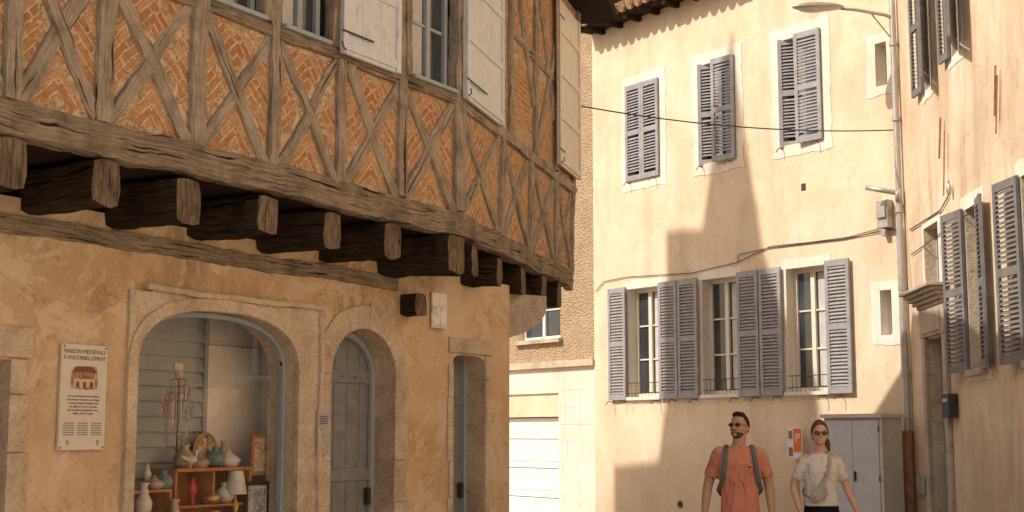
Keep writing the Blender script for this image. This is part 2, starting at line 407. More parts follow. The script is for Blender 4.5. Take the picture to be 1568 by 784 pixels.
# ---------------------------------------------------------------- wall frames
L=Wall((-1.30,11.0),31.0,1)
J1=Wall((L.W(0,.60,0).x,L.W(0,.60,0).y),31.0,1)
sG=J1.S(699,340); G=J1.W(sG,0,0)
J2=Wall((G.x,G.y),15.5,1)
C=Vector((5.05,17.5))
T1=Wall((C.x,C.y),-36.2,-1)
T2=Wall((C.x,C.y),3.2,-1)
sC=L.S(780,600)
# ================================================================= MEDIEVAL HOUSE
mh=empty("medieval_house",tuple(L.W(0,-2,0)))
ZS0,ZS1=3.20,3.43; ZR=4.30; ZT=6.50
shop=arch(L.S(205,600),L.S(452,600),0.55,2.03,2.44,28,2.5)
door=arch(L.S(505,620),L.S(603,620),0.0,2.05,2.43,20,2.0)
nar=arch(L.S(693,620),L.S(741,620),0.0,2.22,2.29,8,3)
ld=rect(L.S(-90,600),L.S(12,600),0.0,2.02)
sL0=L.S(-400,600)
mb=MB()
sheet_holes(mb,L,rect(sL0,sC,-0.05,3.0),[shop,door,nar,ld],0,0.27,0,1)
CL=L.W(sC,0,0); D2=Wall((CL.x,CL.y),-3.0,1)
mb.poly([D2.W(0,0,-.05),D2.W(3.2,0,-.05),D2.W(3.2,0,3.0),D2.W(0,0,3.0)],0)
mb.make("ground_floor_wall",['ochre','stone'],mh)
mb=MB()
q=[L.W(sL0,-1.25,0),L.W(sC-0.75,-1.25,0),L.W(sC-.75,-.30,0),L.W(sC-.1,-.30,0),D2.W(3.1,-.1,0),L.W(sC,-5.5,0),L.W(sL0,-5.5,0)]
mb.prism([(p.x,p.y) for p in q],-.05,3.15,0)
mb.box(L,sL0,sL0+.1,-1.25,-.01,-.05,3.1,0)
mb.make("inner_walls",['ochre'],mh)
sA=J1.S(-420,100); sE=J2.S(880,250)
E=J2.W(sE,0,0); A0=J1.W(sA,0,0)
Eb=E+Vector((-4.6,.9,0)); Ab=A0+Vector((-4.2,2.6,0))
def inset(p,k):
    c=Vector((-3.4,11.6,0)); d=(p-c); d.z=0; return p-d.normalized()*k
E3=J2.W(sE-.25,0,0)
mb=MB(); q=[inset(p,.06) for p in (A0,G,E3,Eb,Ab)]
mb.prism([(p.x,p.y) for p in q],3.21,3.30,0)
q=[inset(p,.32) for p in (A0,G,E3,Eb,Ab)]
mb.prism([(p.x,p.y) for p in q],3.30,ZT,1)
mb.make("floor_and_core",['woodd','ochre'],mh)
mb=MB(); q=[inset(p,-.75) for p in (A0,G,E,Eb,Ab)]
mb.prism([(p.x,p.y) for p in q],ZT,ZT+.14,0)
r1=Vector((-1.6,14.2,9.2)); r2=Vector((-5.6,8.6,9.2))
q=[p+Vector((0,0,ZT+.14)) for p in q]
for i,j,t in ((1,2,[r1]),(2,3,[r1]),(3,4,[r2,r1]),(4,0,[r2]),(0,1,[r1,r2])):
    mb.poly([q[i],q[j]]+t,1)
mb.make("roof",['woodd','tile'],mh)
# stone surrounds
mb=MB()
slab_hole(mb,L,rough_rect(L.S(192,600),L.S(487,600),0.3,2.53,.012),[(a,b) for a,b in arch(L.S(205,600)+.004,L.S(452,600)-.004,0.56,2.03,2.436,28,2.5)],.002,.022,0)
mb.beam(L.W(L.S(218,500),.02,2.545),L.W(L.S(489,500),.02,2.545),(0,0,.022),(L.n.x*.035,L.n.y*.035,0),0,jit=.007)
mb.beam(L.W(L.S(485,600),.02,2.52),L.W(L.S(485,600),.02,.3),(L.d.x*.02,L.d.y*.02,0),(L.n.x*.03,L.n.y*.03,0),0,jit=.007)
inn=arch(L.S(205,600)+.0,L.S(452,600),0.6,2.03,2.44,28,2.5)
def band(mb,w,inn,wid,o0,o1,m=0,j=.02,blocks=None):
    n=len(inn); out=[]
    for i,p in enumerate(inn):
        a=Vector(inn[max(0,i-1)]);b=Vector(inn[min(n-1,i+1)]); d=(b-a).normalized(); nn=Vector((-d.y,d.x))
        ww=wid+ (R(-j,j)); out.append((p[0]+nn.x*ww,p[1]+nn.y*ww))
    for i in range(n-1):
        a,b,cc,d=inn[i],inn[i+1],out[i+1],out[i]; oo=o1+R(-.001,.002)
        mb.poly([w.W(a[0],oo,a[1]),w.W(b[0],oo,b[1]),w.W(cc[0],oo,cc[1]),w.W(d[0],oo,d[1])],m)
        mb.poly([w.W(d[0],oo,d[1]),w.W(cc[0],oo,cc[1]),w.W(cc[0],o0,cc[1]),w.W(d[0],o0,d[1])],m)
        mb.poly([w.W(b[0],oo,b[1]),w.W(a[0],oo,a[1]),w.W(a[0],o0,a[1]),w.W(b[0],o0,b[1])],m)
band(mb,L,[inn[0]]+[(inn[0][0],1.1),(inn[0][0],1.6)]+inn[1:-1]+[(inn[-1][0],1.6),(inn[-1][0],1.1),inn[-1]],.085,.0,.036,0,j=.004)
def dense(pts,step):
    out=[]
    for i in range(len(pts)-1):
        a=Vector(pts[i]);b=Vector(pts[i+1]);n=max(1,round((b-a).length/step))
        for k in range(n): q=a.lerp(b,k/n); out.append((q.x,q.y))
    out.append(pts[-1]); return out
dd=dense(arch(L.S(505,620),L.S(603,620),0.0,2.05,2.43,28,2.0),.34)
i=0
while i<len(dd)-1:
    low_=dd[i][1]<2.0 and dd[min(i+1,len(dd)-1)][1]<2.06
    st=1 if low_ else 5
    j=min(i+st,len(dd)-1); ww=.17+R(-.02,.06); oo=.012+R(0,.012)
    seg=dd[i:j+1]; outp=[]
    for t_,p in enumerate(seg):
        g=i+t_; a=Vector(dd[max(0,g-1)]);b=Vector(dd[min(len(dd)-1,g+1)]); d=(b-a).normalized(); outp.append((p[0]-d.y*ww+R(-.004,.004),p[1]+d.x*ww+R(-.004,.004)))
    a0=Vector(seg[0]);a1=Vector(seg[1]); seg=[tuple(a0+(a1-a0).normalized()*.005)]+list(seg[1:])
    for t_ in range(len(seg)-1):
        f=[seg[t_],seg[t_+1],outp[t_+1],outp[t_]]
        mb.hexa([L.W(p[0],.001,p[1]) for p in f]+[L.W(p[0],oo,p[1]) for p in f],0)
    i=j
n0,n1=L.S(693,620),L.S(741,620)
z=0
while z<2.2:
    h=R(.24,.38); mb.box(L,n1+.003,n1+R(.05,.13),.001,.018,z,min(z+h,2.30)-.006,0); z+=h
mb.box(L,n0-.08,n1+.12,.001,.022,2.305,2.44,0)
z=0
while z<2.2:
    h=R(.24,.38); mb.box(L,n0-R(.05,.1),n0-.003,.001,.016,z,min(z+h,2.30)-.006,0); z+=h
l1=L.S(12,600); z=0
while z<2.0:
    h=R(.25,.4); mb.box(L,l1+.003,l1+R(.11,.18),.001,.018,z,min(z+h,2.03)-.006,0); z+=h
mb.box(L,l1-.9,l1+.15,.001,.022,2.035,2.22,0)
mb.make("stone_surrounds",['stone'],mh,bevel=.004)
def plankdoor(w,s0,s1,z0,z1,o,mat,parent,name,nb=4):
    mb=MB(); n=nb; wd=(s1-s0)/n
    for i in range(n): mb.box(w,s0+i*wd+.003,s0+(i+1)*wd-.003,o,o+.03,z0,z1,0)
    for zz in (z0+.25,(z0+z1)/2,z1-.45): mb.box(w,s0+.02,s1-.02,o+.03,o+.045,zz-.05,zz+.05,0)
    mb.box(w,s1-.10,s1-.06,o+.045,o+.085,1.0,1.14,1)
    for zz in (z0+.25,z1-.45):
        for k in range(5): mb.ell(w.W(s0+.08+k*(s1-s0-.16)/4,o+.048,zz),(.008,.008,.008),1,nu=6,nv=4)
    mb.make(name,[mat,'iron'],parent,bevel=.003)
plankdoor(L,L.S(505,620)-.0,L.S(603,620),0,2.5,-.262,'doorg',mh,"arched_door",5)
mb=MB(); fr=arch(L.S(505,620)+.002,L.S(603,620)-.002,0.02,2.045,2.42,20,2.0)
band(mb,L,list(reversed(fr)),.05,-.225,-.19,0,j=.001); mb.make("arched_door_frame",['bluegrey'],mh)
plankdoor(L,n0,n1,0,2.35,-.262,'doorg',mh,"narrow_door",2)
mb=MB(); mb.box(L,n0,n0+.04,-.23,-.19,0,2.28,0); mb.box(L,n1-.04,n1,-.23,-.19,0,2.28,0); mb.make("narrow_door_frame",['bluegrey'],mh)
plankdoor(L,ld[0][0],ld[1][0],0,2.1,-.262,'doorg',mh,"side_door",6)
# timber: plates, joists
mb=MB()
nn=Vector((L.n.x,L.n.y,0)); dn=Vector((L.d.x,L.d.y,0)); nn2=Vector((J2.n.x,J2.n.y,0)); dn2=Vector((J2.d.x,J2.d.y,0))
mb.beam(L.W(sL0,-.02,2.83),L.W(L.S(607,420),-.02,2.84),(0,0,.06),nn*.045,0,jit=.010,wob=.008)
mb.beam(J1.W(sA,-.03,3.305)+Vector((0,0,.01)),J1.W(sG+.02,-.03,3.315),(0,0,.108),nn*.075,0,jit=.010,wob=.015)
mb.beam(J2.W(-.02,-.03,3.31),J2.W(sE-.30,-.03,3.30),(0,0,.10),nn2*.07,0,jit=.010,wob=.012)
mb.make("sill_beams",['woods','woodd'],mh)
mb=MB()
for u,v in ((-280,250),(-130,250),(8,250),(157,270),(283,300),(402,320),(503,345),(596,365)):
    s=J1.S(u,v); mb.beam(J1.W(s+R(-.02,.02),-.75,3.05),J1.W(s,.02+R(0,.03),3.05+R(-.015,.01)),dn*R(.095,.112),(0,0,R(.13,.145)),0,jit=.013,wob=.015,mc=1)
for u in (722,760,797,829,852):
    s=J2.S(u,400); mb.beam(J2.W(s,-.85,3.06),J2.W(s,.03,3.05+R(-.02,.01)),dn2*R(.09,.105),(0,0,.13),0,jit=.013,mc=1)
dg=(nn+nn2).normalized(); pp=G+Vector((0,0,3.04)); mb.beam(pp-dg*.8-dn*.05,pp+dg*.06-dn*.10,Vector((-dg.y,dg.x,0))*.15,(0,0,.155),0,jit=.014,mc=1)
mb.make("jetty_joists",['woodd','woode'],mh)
# corbel
mb=MB(); cc=L.W(sC,.0,0)
prof=[]
for i in range(13):
    t=i/12; prof.append((0.02+.47*math.sin(t*math.pi/2)**.7,2.50+.30*t))
fw=Vector((.80,.60,0)).normalized(); sd=Vector((-fw.y,fw.x,0))
bs=Vector((cc.x-.05,cc.y+.25,0))
for i in range(12):
    (r0,z0),(r1,z1)=prof[i],prof[i+1]
    a=[bs-fw*.1+sd*.16,bs-fw*.1-sd*.16]
    mb.hexa([a[0]+Vector((0,0,z0)),a[1]+Vector((0,0,z0)),a[1]+fw*r0+Vector((0,0,z0)),a[0]+fw*r0+Vector((0,0,z0)),
             a[0]+Vector((0,0,z1)),a[1]+Vector((0,0,z1)),a[1]+fw*r1+Vector((0,0,z1)),a[0]+fw*r1+Vector((0,0,z1))],0)
mb.box(Wall((bs.x,bs.y),math.degrees(math.atan2(fw.x,fw.y)),1),-.1,.40,-.16,.16,2.802,2.93,0)
mb.make("corner_corbel",['stone2'],mh)
# upper storey framing
tb=MB(); ib=MB()   # timbers / infill
def tri(w,a,b,c,off,sc,m):
    cen=((a[0]+b[0]+c[0])/3,(a[1]+b[1]+c[1])/3)
    for p,q in ((a,b),(b,c),(c,a)):
        ib.poly([w.W(p[0],off,p[1]),w.W(q[0],off,q[1]),w.W(cen[0],off+.012,cen[1])],m,[(p[0]-sc,p[1]),(q[0]-sc,q[1]),(cen[0]-sc,cen[1])],[0,0,1])
def quadpanel(w,s0,s1,z0,z1,off,m):
    sc=(s0+s1)/2; c=[(s0,z0),(s1,z0),(s1,z1),(s0,z1)]; cen=(sc,(z0+z1)/2)
    for i in range(4):
        p,q=c[i],c[(i+1)%4]
        ib.poly([w.W(p[0],off,p[1]),w.W(q[0],off,q[1]),w.W(cen[0],off,cen[1])],m,[(p[0]-sc,p[1]),(q[0]-sc,q[1]),(0,cen[1])],[0.1,0.1,1])
def xbay(w,s0,s1,z0,z1,m,bw=.085,pw=.05):
    sc=(s0+s1)/2; zc=(z0+z1)/2; c=(sc,zc)
    P=[(s0,z0),(s1,z0),(s1,z1),(s0,z1)]
    for i in range(4): tri(w,P[i],P[(i+1)%4],c,0.0,sc,m)
    j=lambda:R(-.03,.03)
    tb.wbeam(w,(s0+pw+j(),z0-.02),(s1-pw+j(),z1),bw*R(.85,1.2),-.03,.022,0,jit=.008,wob=.020)
    tb.wbeam(w,(s1-pw+j(),z0-.02),(s0+pw+j(),z1),bw*R(.85,1.2),-.03,.030,0,jit=.008,wob=.020)
posts=[-290,-130,12,155,300,416,520,613]
ps=[J1.S(u,150) for u in posts]+[sG]
wid=[.12,.12,.12,.13,.14,.11,.10,.11]
for i,s in enumerate(ps[:-1]):
    top=ZT if i in (4,5,7,1,2) else ZR+.02
    tb.wbeam(J1,(s,ZS1-.02),(s+R(-.015,.015),top),wid[i],-.04,.042,0,jit=.008,wob=.014)
for i in range(len(ps)-1):
    xbay(J1,ps[i],ps[i+1],ZS1-.02,ZR+.02,0 if i<6 else 1,bw=.10)
tb.wbeam(J1,(sA,ZR+.05),(sG,ZR+.05),.09,-.04,.038,1,jit=.006)
tb.beam(G+Vector((0,0,ZS1-.02)),G+Vector((0,0,ZT)),dn*.075,nn*.055,0,jit=.01)
p2=[0.0]+[J2.S(u,300) for u in (765,810,849)]+[sE-.16]
for i in range(len(p2)-1):
    xbay(J2,p2[i],p2[i+1],ZS1-.05,ZR,1 if i<3 else 2,bw=.11)
    if i: tb.wbeam(J2,(p2[i]-.03,ZS1-.05),(p2[i]+.03,ZR),.14,-.04,.04,0,jit=.009,wob=.015)
tb.wbeam(J2,(0.05,ZR+.05),(sE-.08,ZR+.03),.11,-.04,.045,0,jit=.009)
tb.wbeam(J2,(sE-.34,ZS0-.02),(sE+.16,ZT),.12,-.05,.04,0,jit=.01)
h0=ZR+.10; a=J2.S(779,100); b_=J2.S(850,100); m_=(a+b_)/2; zm=5.25
quadpanel(J2,0.0,a,h0,ZT,0,2)
tb.wbeam(J2,(a,h0),(a+.04,ZT),.12,-.04,.04,0,jit=.009,wob=.015); tb.wbeam(J2,(b_-.03,h0),(b_+.03,ZT),.13,-.04,.04,0,jit=.009,wob=.015)
quadpanel(J2,a,m_,h0,zm,0,2); quadpanel(J2,m_,b_,h0,zm,0,1); quadpanel(J2,a,m_,zm,ZT,0,1); quadpanel(J2,m_,b_,zm,ZT,0,1)
tb.wbeam(J2,(m_,h0),(m_+.05,ZT),.12,-.04,.036,0,jit=.009)
tb.wbeam(J2,(a+.05,ZT-.1),(m_-.04,h0+.5),.10,-.04,.028,0,jit=.009)
tb.wbeam(J2,(m_+.06,h0),(b_-.05,zm+.5),.11,-.04,.028,0,jit=.009)
tb.wbeam(J2,(m_+.08,ZT-.05),(b_-.1,zm-.3),.10,-.04,.024,0,jit=.009)
tb.wbeam(J2,(a+.06,5.45),(b_-.06,5.40),.09,-.04,.020,0,jit=.009)
quadpanel(J2,b_,sE+.0,h0,5.4,0,2); quadpanel(J2,b_,sE+.08,5.4,ZT,0,2)
U=lambda u:J1.S(u,50)
quadpanel(J1,sA,ps[4],h0,ZT,0,0)
pw1=U(404); pw2=U(510); pw3=U(621)
tb.wbeam(J1,(pw2,h0),(pw2,ZT),.14,-.04,.055,1,jit=.009); tb.wbeam(J1,(pw3,h0),(pw3,ZT),.08,-.04,.05,0,jit=.008)
tb.wbeam(J1,(U(404),h0),(U(404),ZT),.09,-.04,.05,0,jit=.008)
quadpanel(J1,U(404),U(434),h0,ZT,-.02,2); quadpanel(J1,pw2,pw3,h0,ZT,0,1); quadpanel(J1,ps[4],U(318),h0,ZT,-.02,2)
quadpanel(J1,U(316),U(720),5.85,ZT,.012,1)
tb.make("timber_frame",['wood','woods'],mh)
ib.make("brick_infill",['her','her2','brk'],mh)
mb=MB()
for u0,u1 in ((318,397),(432,497),(630,692)):
    a,b_=U(u0),U(u1)
    casement(mb,J1,a,b_,h0+.02,5.8,-.09,0,1,2,3,.045)
    mb.box(J1,a-.02,b_+.02,-.10,.06,h0-.008,h0+.022,0)
    mb.box(J1,a+.05,a+(b_-a)*.42,-.072,-.069,h0+.07,5.7,2)
mb.make("upper_windows",['bluegrey','glass','curtain'],mh,bevel=.003)
def boardshutter(w,s0,s1,z0,z1,o,name,parent,mat='white',strap=.5):
    mb=MB(); n=3; wd=(s1-s0)/n
    for i in range(n): mb.box(w,s0+i*wd+.002,s0+(i+1)*wd-.002,o,o+.028,z0,z1,0)
    mb.box(w,s0-.005,s0+.05,o+.028,o+.045,z0,z1,0);mb.box(w,s1-.05,s1+.005,o+.028,o+.045,z0,z1,0)
    zz=z0+.03
    while zz<z1: mb.box(w,s0+.052,s1-.052,o+.028,o+.042,zz,zz+.07,0); zz+=.48
    for zz in (z0+.16,z1-.2): mb.box(w,s0-.03,s0+(s1-s0)*strap,o+.045,o+.050,zz-.008,zz+.008,1)
    mb.tube([w.W(s0+.03,o+.04,z0+.02),w.W(s0-.08,o+.10,z0+.01),w.W(s0-.10,o+.10,z0+.05)],.006,1,6)
    mb.make(name,[mat,'iron'],parent,bevel=.003)
boardshutter(J1,J1.S(527,50,.1),J1.S(614,50,.1),J1.Z(570,96,.1),5.8,.06,"board_shutter",mh)
boardshutter(J2,J2.S(716,100,.1),J2.S(772,100,.1),J2.Z(745,172,.1),5.85,.06,"board_shutter",mh)
boardshutter(J2,J2.S(855,100,.07),J2.S(886,100,.07),J2.Z(870,262,.07),6.30,.05,"tall_shutter",mh,'frame',.2)
def textobj(txt,w,s,o,z,size,mat,parent,name,align='CENTER'):
    cu=bpy.data.curves.new(name,'FONT'); cu.body=txt; cu.size=size; cu.align_x=align; cu.extrude=.0008; cu.materials.append(M[mat])
    ob=bpy.data.objects.new(name,cu); bpy.context.collection.objects.link(ob)
    sgn=1 if w.side>0 else -1
    X=Vector((w.d.x,w.d.y,0))*sgn; Y=Vector((0,0,1)); Z=Vector((w.n.x,w.n.y,0)); P=w.W(s,o,z)
    mt=Matrix(((X.x,Y.x,Z.x,P.x),(X.y,Y.y,Z.y,P.y),(X.z,Y.z,Z.z,P.z),(0,0,0,1)))
    if parent is not None:
        ob.parent=parent; ob.matrix_parent_inverse=Matrix.Translation(-Vector(parent.location))
    ob.matrix_basis=mt
    return ob
s0=L.S(93,600,.03);s1=L.S(163,600,.03); z1=L.Z(130,528,.03); z0=L.Z(130,689,.03); sc=(s0+s1)/2; wd=s1-s0; hh=z1-z0
pl=empty("information_plaque",tuple(L.W(sc,.03,z0)))
mb=MB(); mb.box(L,s0,s1,.006,.028,z0,z1,0)
for a in (s0+.015,s1-.015):
    for b_ in (z0+.015,z1-.015): mb.ell(L.W(a,.03,b_),(.006,.006,.006),1,nu=8,nv=5)
mb.make("panel",['plaque','iron'],pl,bevel=.004)
# engraving of the timbered house printed on the plaque
mb=MB(); ps0,ps1=sc-wd*.30,sc+wd*.30; pz0,pz1=z0+hh*.57,z0+hh*.80; pw_=ps1-ps0; ph_=pz1-pz0
oc=lambda x,y:(ps0+pw_*x,pz0+ph_*y)
def pflat(pts,o,m): mb.poly([L.W(*[p[0],o,p[1]]) for p in [oc(*q) for q in pts]],m)
pflat([(.02,.05),(.5,.0),(.98,.04),(1,.6),(.93,.98),(.55,1.0),(.1,.94),(0,.5)],.0290,0)
pflat([(.12,.10),(.88,.10),(.88,.45),(.12,.45)],.0296,2)
pflat([(.05,.45),(.95,.48),(.95,.72),(.05,.72)],.0298,0)
pflat([(.02,.72),(.98,.72),(.80,.96),(.2,.96)],.0300,1)
for k in range(8): x0_=.08+k*.105; pflat([(x0_,.47),(x0_+.02,.47),(x0_+.02,.72),(x0_,.72)],.0302,1)
for k in range(7): x0_=.09+k*.105; pflat([(x0_,.48),(x0_+.02,.48),(x0_+.10,.71),(x0_+.08,.71)],.0303,1)
for x0_ in (.2,.45,.7): pflat([(x0_,.10),(x0_+.12,.10),(x0_+.12,.30),(x0_+.06,.36),(x0_,.30)],.0300,1)
for x,y in ((-.33,.05),(.33,.05)): mb.ell(L.W(sc+wd*x,.029,z0+hh*.07),(.014,.004,.018),0,nu=8,nv=5)
mb.make("print",['inkr','inkd','inkl'],pl)
textobj("MAISON MÉDIÉVALE",L,sc,.030,z1-hh*.085,wd*.102,'ink',pl,"title")
textobj("À ENCORBELLEMENT",L,sc,.030,z1-hh*.145,wd*.098,'ink',pl,"title_line")
lorem=["Le rez-de-chaussée de la maison","est construit en pierre. Les étages","en pans de bois et briques sont","en saillie sur la rue et portés","par les solives du plancher haut.","Edifice du XVe siècle"]
for i,t in enumerate(lorem): textobj(t,L,sc,.030,z0+hh*(.50-.033*i),wd*.052,'ink',pl,"text_line")
for c_ in (-.3,0,.3):
    for i in range(6): textobj("maison du moyen age",L,sc+wd*c_,.030,z0+hh*(.25-.022*i),wd*.026,'ink',pl,"small_text")
ic=empty("intercom_panel",tuple(L.W(L.S(492,660),.05,1.6)))
mb=MB(); a,b_=L.S(484,660,.03),L.S(501,660,.03); z0,z1=L.Z(492,697,.03),L.Z(492,628,.03)
mb.box(L,a,b_,.026,.05,z0,z1,0)
for k in range(4): mb.box(L,a+.02,a+.038,.05,.053,z0+.07+.04*k,z0+.08+.04*k,1)
for k in range(5): mb.box(L,a+.02,b_-.02,.05,.0515,z1-.05-.014*k,z1-.045-.014*k,1)
mb.make("body",['galv','black'],ic,bevel=.004)
mb=MB(); s=L.S(636,470,.1); z=L.Z(636,467,.1); mb.beam(L.W(s,-.02,z),L.W(s,.16,z),dn*.085,(0,0,.095),0,jit=.01,mc=1); mb.make("beam_stub",['woodd','woode'],mh)
mb=MB(); mb.box(L,L.S(658,470),L.S(680,470),.01,.03,L.Z(668,503),L.Z(668,449),0); mb.make("marble_plaque",['marble'],None,bevel=.003)
# ---- shop window
mb=MB(); a,b_=L.S(205,600),L.S(452,600)
mb.poly([L.W(a-.01,-.11,.5),L.W(b_+.01,-.11,.5),L.W(b_+.01,-.11,2.5),L.W(a-.01,-.11,2.5)],0); mb.make("shop_glazing",['sglass'],mh)
mb=MB(); fr=arch(a+.003,b_-.003,0.56,2.03,2.435,28,2.5)
band(mb,L,list(reversed(fr)),.035,-.13,-.09,0,j=.0005)
mb.make("shop_window_frame",['bluegrey'],mh)
mb=MB()
z=.5
xs=a+(b_-a)*.735
while z<2.6:
    mb.hexa([L.W(a-.25,-.56,z),L.W(xs,-.56,z),L.W(xs,-.525,z),L.W(a-.25,-.525,z),L.W(a-.25,-.56,z+.100),L.W(xs,-.56,z+.100),L.W(xs,-.553,z+.100),L.W(a-.25,-.553,z+.100)],0)
    z+=.11
mb.box(L,a-.25,b_+.25,-.62,-.58,.4,2.9,1)
mb.box(L,xs,xs+.04,-.57,-.52,.4,2.9,0)
mb.box(L,xs+.05,b_+.25,-.574,-.55,.4,2.25,1)
mb.box(L,a-.27,a-.25,-.60,-.275,.4,2.9,1); mb.box(L,b_+.25,b_+.27,-.60,-.275,.4,2.9,1)
mb.box(L,a-.25,b_+.25,-.60,-.275,.42,.5,1)
mb.make("shop_interior",['metalg','pale'],mh)
dc=empty("display_cabinet",tuple(L.W(a+.5,-.35,.5)))
mb=MB(); cs0=L.S(262,700,-.3); cs1=L.S(378,700,-.3); ct=L.Z(320,716,-.3)
mb.box(L,cs0,cs1,-.52,-.24,ct-.025,ct,0); mb.box(L,cs0,cs0+.02,-.5,-.25,.5,ct-.025,0); mb.box(L,cs1-.02,cs1,-.5,-.25,.5,ct-.025,0)
mb.box(L,cs0+.02,cs1-.02,-.5,-.26,ct-.28,ct-.262,0); mb.box(L,cs0+.02,cs1-.02,-.515,-.50,.5,ct-.025,0); mb.box(L,(cs0+cs1)/2-.01,(cs0+cs1)/2+.01,-.5,-.255,ct-.262,ct-.025,0)
mb.make("carcass",['pinew'],dc,bevel=.003)
mb=MB(); s0=L.S(190,700,-.3); mb.box(L,s0,cs0-.03,-.45,-.25,1.18,1.20,0); mb.box(L,s0,s0+.02,-.45,-.25,.5,1.18,0); mb.box(L,cs0-.05,cs0-.03,-.45,-.25,.5,1.18,0); mb.make("side_shelf",['pinew'],dc,bevel=.003)
def vase(name,u,o,z,prof,mat,k=1.0):
    p=L.W(L.S(u,700,o),o,z); mb=MB(); mb.lathe(p,[(r*k,h*k) for r,h in prof],0,20); mb.make(name,[mat],None,smooth=True)
pa=[(.0,0),(.05,0),(.075,.03),(.085,.07),(.06,.11),(.03,.13),(.028,.15),(.04,.165),(.03,.165),(.0,.14)]
pb=[(.0,0),(.03,0),(.035,.02),(.02,.08),(.05,.15),(.055,.2),(.03,.25),(.022,.3),(.035,.32),(.02,.32),(.0,.28)]
pc=[(.0,0),(.06,0),(.09,.05),(.05,.08),(.02,.1),(.012,.12),(.0,.125)]
pd=[(.0,0),(.045,0),(.04,.01),(.012,.02),(.010,.10),(.022,.12),(.010,.14),(.010,.20),(.025,.22),(.018,.23),(.0,.23)]
vase("ceramic_pot",252,-.30,1.20,pa,'ceramt',.8); vase("ceramic_pot",283,-.33,ct,pa,'ceram',1.0); vase("ceramic_bowl",306,-.29,ct,pc,'ceram',.9)
vase("brass_candlestick",272,-.42,ct,pd,'brassm',1.1); vase("brass_candlestick",318,-.44,ct,pd,'brassm',1.0)
vase("ceramic_pot",330,-.36,ct,pa,'ceramt',.9); vase("soup_tureen",350,-.33,ct,pc,'ceramw',1.05); vase("pottery_vase",341,-.45,ct,pb,'ceram',.6)
vase("pottery_vase",222,-.26,.9,pb,'ceramw',1.1); vase("pottery_vase",296,-.34,ct-.262,pb,'beadr',.6); vase("pottery_vase",345,-.34,ct-.262,pa,'ceramw',.9)
vase("ceramic_bowl",325,-.3,ct-.262,pc,'brassm',.9); vase("ceramic_bowl",238,-.3,1.2,pc,'ceram',.8); vase("pottery_vase",226,-.36,1.2,pb,'ceramw',.55)
vase("pottery_vase",270,-.20,.78,pb,'ceram',1.1); vase("ceramic_pot",330,-.19,.84,pa,'brassm',1.2); vase("ceramic_pot",298,-.19,.86,pa,'beadr',1.0); vase("ceramic_pot",245,-.19,.86,pa,'ceramt',1.1)
mb=MB(); p=L.W(L.S(312,700,-.46),-.46,ct+.13); mb.tube([p,p+nn*.012],[.12,.125],0,28); mb.tube([p+nn*.012,p+nn*.018],[.085,.085],1,28); mb.make("display_plate",['brassm','print'])
mb=MB(); p=L.W(L.S(292,700,-.25),-.25,ct+.06)
mb.ell(p,(.05,.03,.03),0); mb.tube([p+dn*.03,p+dn*.06+Vector((0,0,.04)),p+dn*.055+Vector((0,0,.07))],[.014,.01,.012],0); mb.tube([p-dn*.03,p-dn*.10+Vector((0,0,.03))],[.02,.004],0); mb.tube([p,p-Vector((0,0,.06))],.006,0)
mb.make("bird_figurine",['ceramw'],None,smooth=True)
tl=empty("table_lamp",tuple(L.W(L.S(360,700,-.3),-.3,1.0)))
p=L.W(L.S(361,740,-.28),-.28,L.Z(361,790,-.28)); mb=MB(); mb.lathe(p,[(.0,0),(.05,0),(.05,.015),(.015,.03),(.03,.07),(.012,.12),(.008,.16)],0)
mb.make("base",['gold'],tl,smooth=True)
mb=MB(); mb.tube([p+Vector((0,0,.16)),p+Vector((0,0,.33))],[.085,.055],0,20,cap=False); mb.make("shade",['ceramw'],tl,smooth=True)
def pic(name,u0,u1,v0,v1,off,mat,fm):
    s0,s1=L.S(u0,700,off),L.S(u1,700,off); z0,z1=L.Z(u0,v1,off),L.Z(u0,v0,off); e=empty(name,tuple(L.W((s0+s1)/2,off,z0))); mb=MB()
    f=.028
    mb.box(L,s0,s1,off,off+.025,z0,z0+f,0);mb.box(L,s0,s1,off,off+.025,z1-f,z1,0);mb.box(L,s0,s0+f,off,off+.025,z0+f,z1-f,0);mb.box(L,s1-f,s1,off,off+.025,z0+f,z1-f,0)
    mb.box(L,s0+f,s1-f,off+.004,off+.010,z0+f,z1-f,2)
    mb.box(L,s0+f+.02,s1-f-.02,off+.010,off+.013,z0+f+.025,z1-f-.025,1)
    mb.make("frame",[fm,mat,'ceramw'],e,bevel=.004)
pic("picture_frame",382,424,665,728,-.30,'print','pinew'); pic("picture_frame",374,412,738,800,-.26,'photo','black')
pic("picture_frame",388,412,802,850,-.26,'print','gold')
js=empty("jewellery_stand",tuple(L.W(L.S(268,700,-.3),-.3,ct)))
mb=MB(); p=L.W(L.S(272,640,-.27),-.27,ct); top=L.Z(270,580,-.27)
mb.tube([p,Vector((p.x,p.y,top))],.006,0)
for k in range(4):
    zz=top-.01-.05*k; r=.06+.014*k
    for q in range(6):
        an=q*math.pi/3+k*.5; d=Vector((math.cos(an),math.sin(an),0)); c0=Vector((p.x,p.y,zz))
        mb.tube([c0,c0+d*r*.6+Vector((0,0,.012)),c0+d*r],.003,0,6)
        ln=R(.12,.36)
        for w_ in range(int(ln/.014)): mb.ell(c0+d*(r+.004*math.sin(w_))+Vector((0,0,-.014*w_)),(.007,.007,.007),1+(q+k)%4,nu=6,nv=4)
mb.ell((p.x,p.y,top+.03),(.032,.014,.035),4); mb.box(Wall((p.x,p.y),31,1),-.045,.04,-.014,.0,top+.06,top+.11,4)
mb.make("stand",['iron','ceramt','beadr','ceramw','ceram'],js)
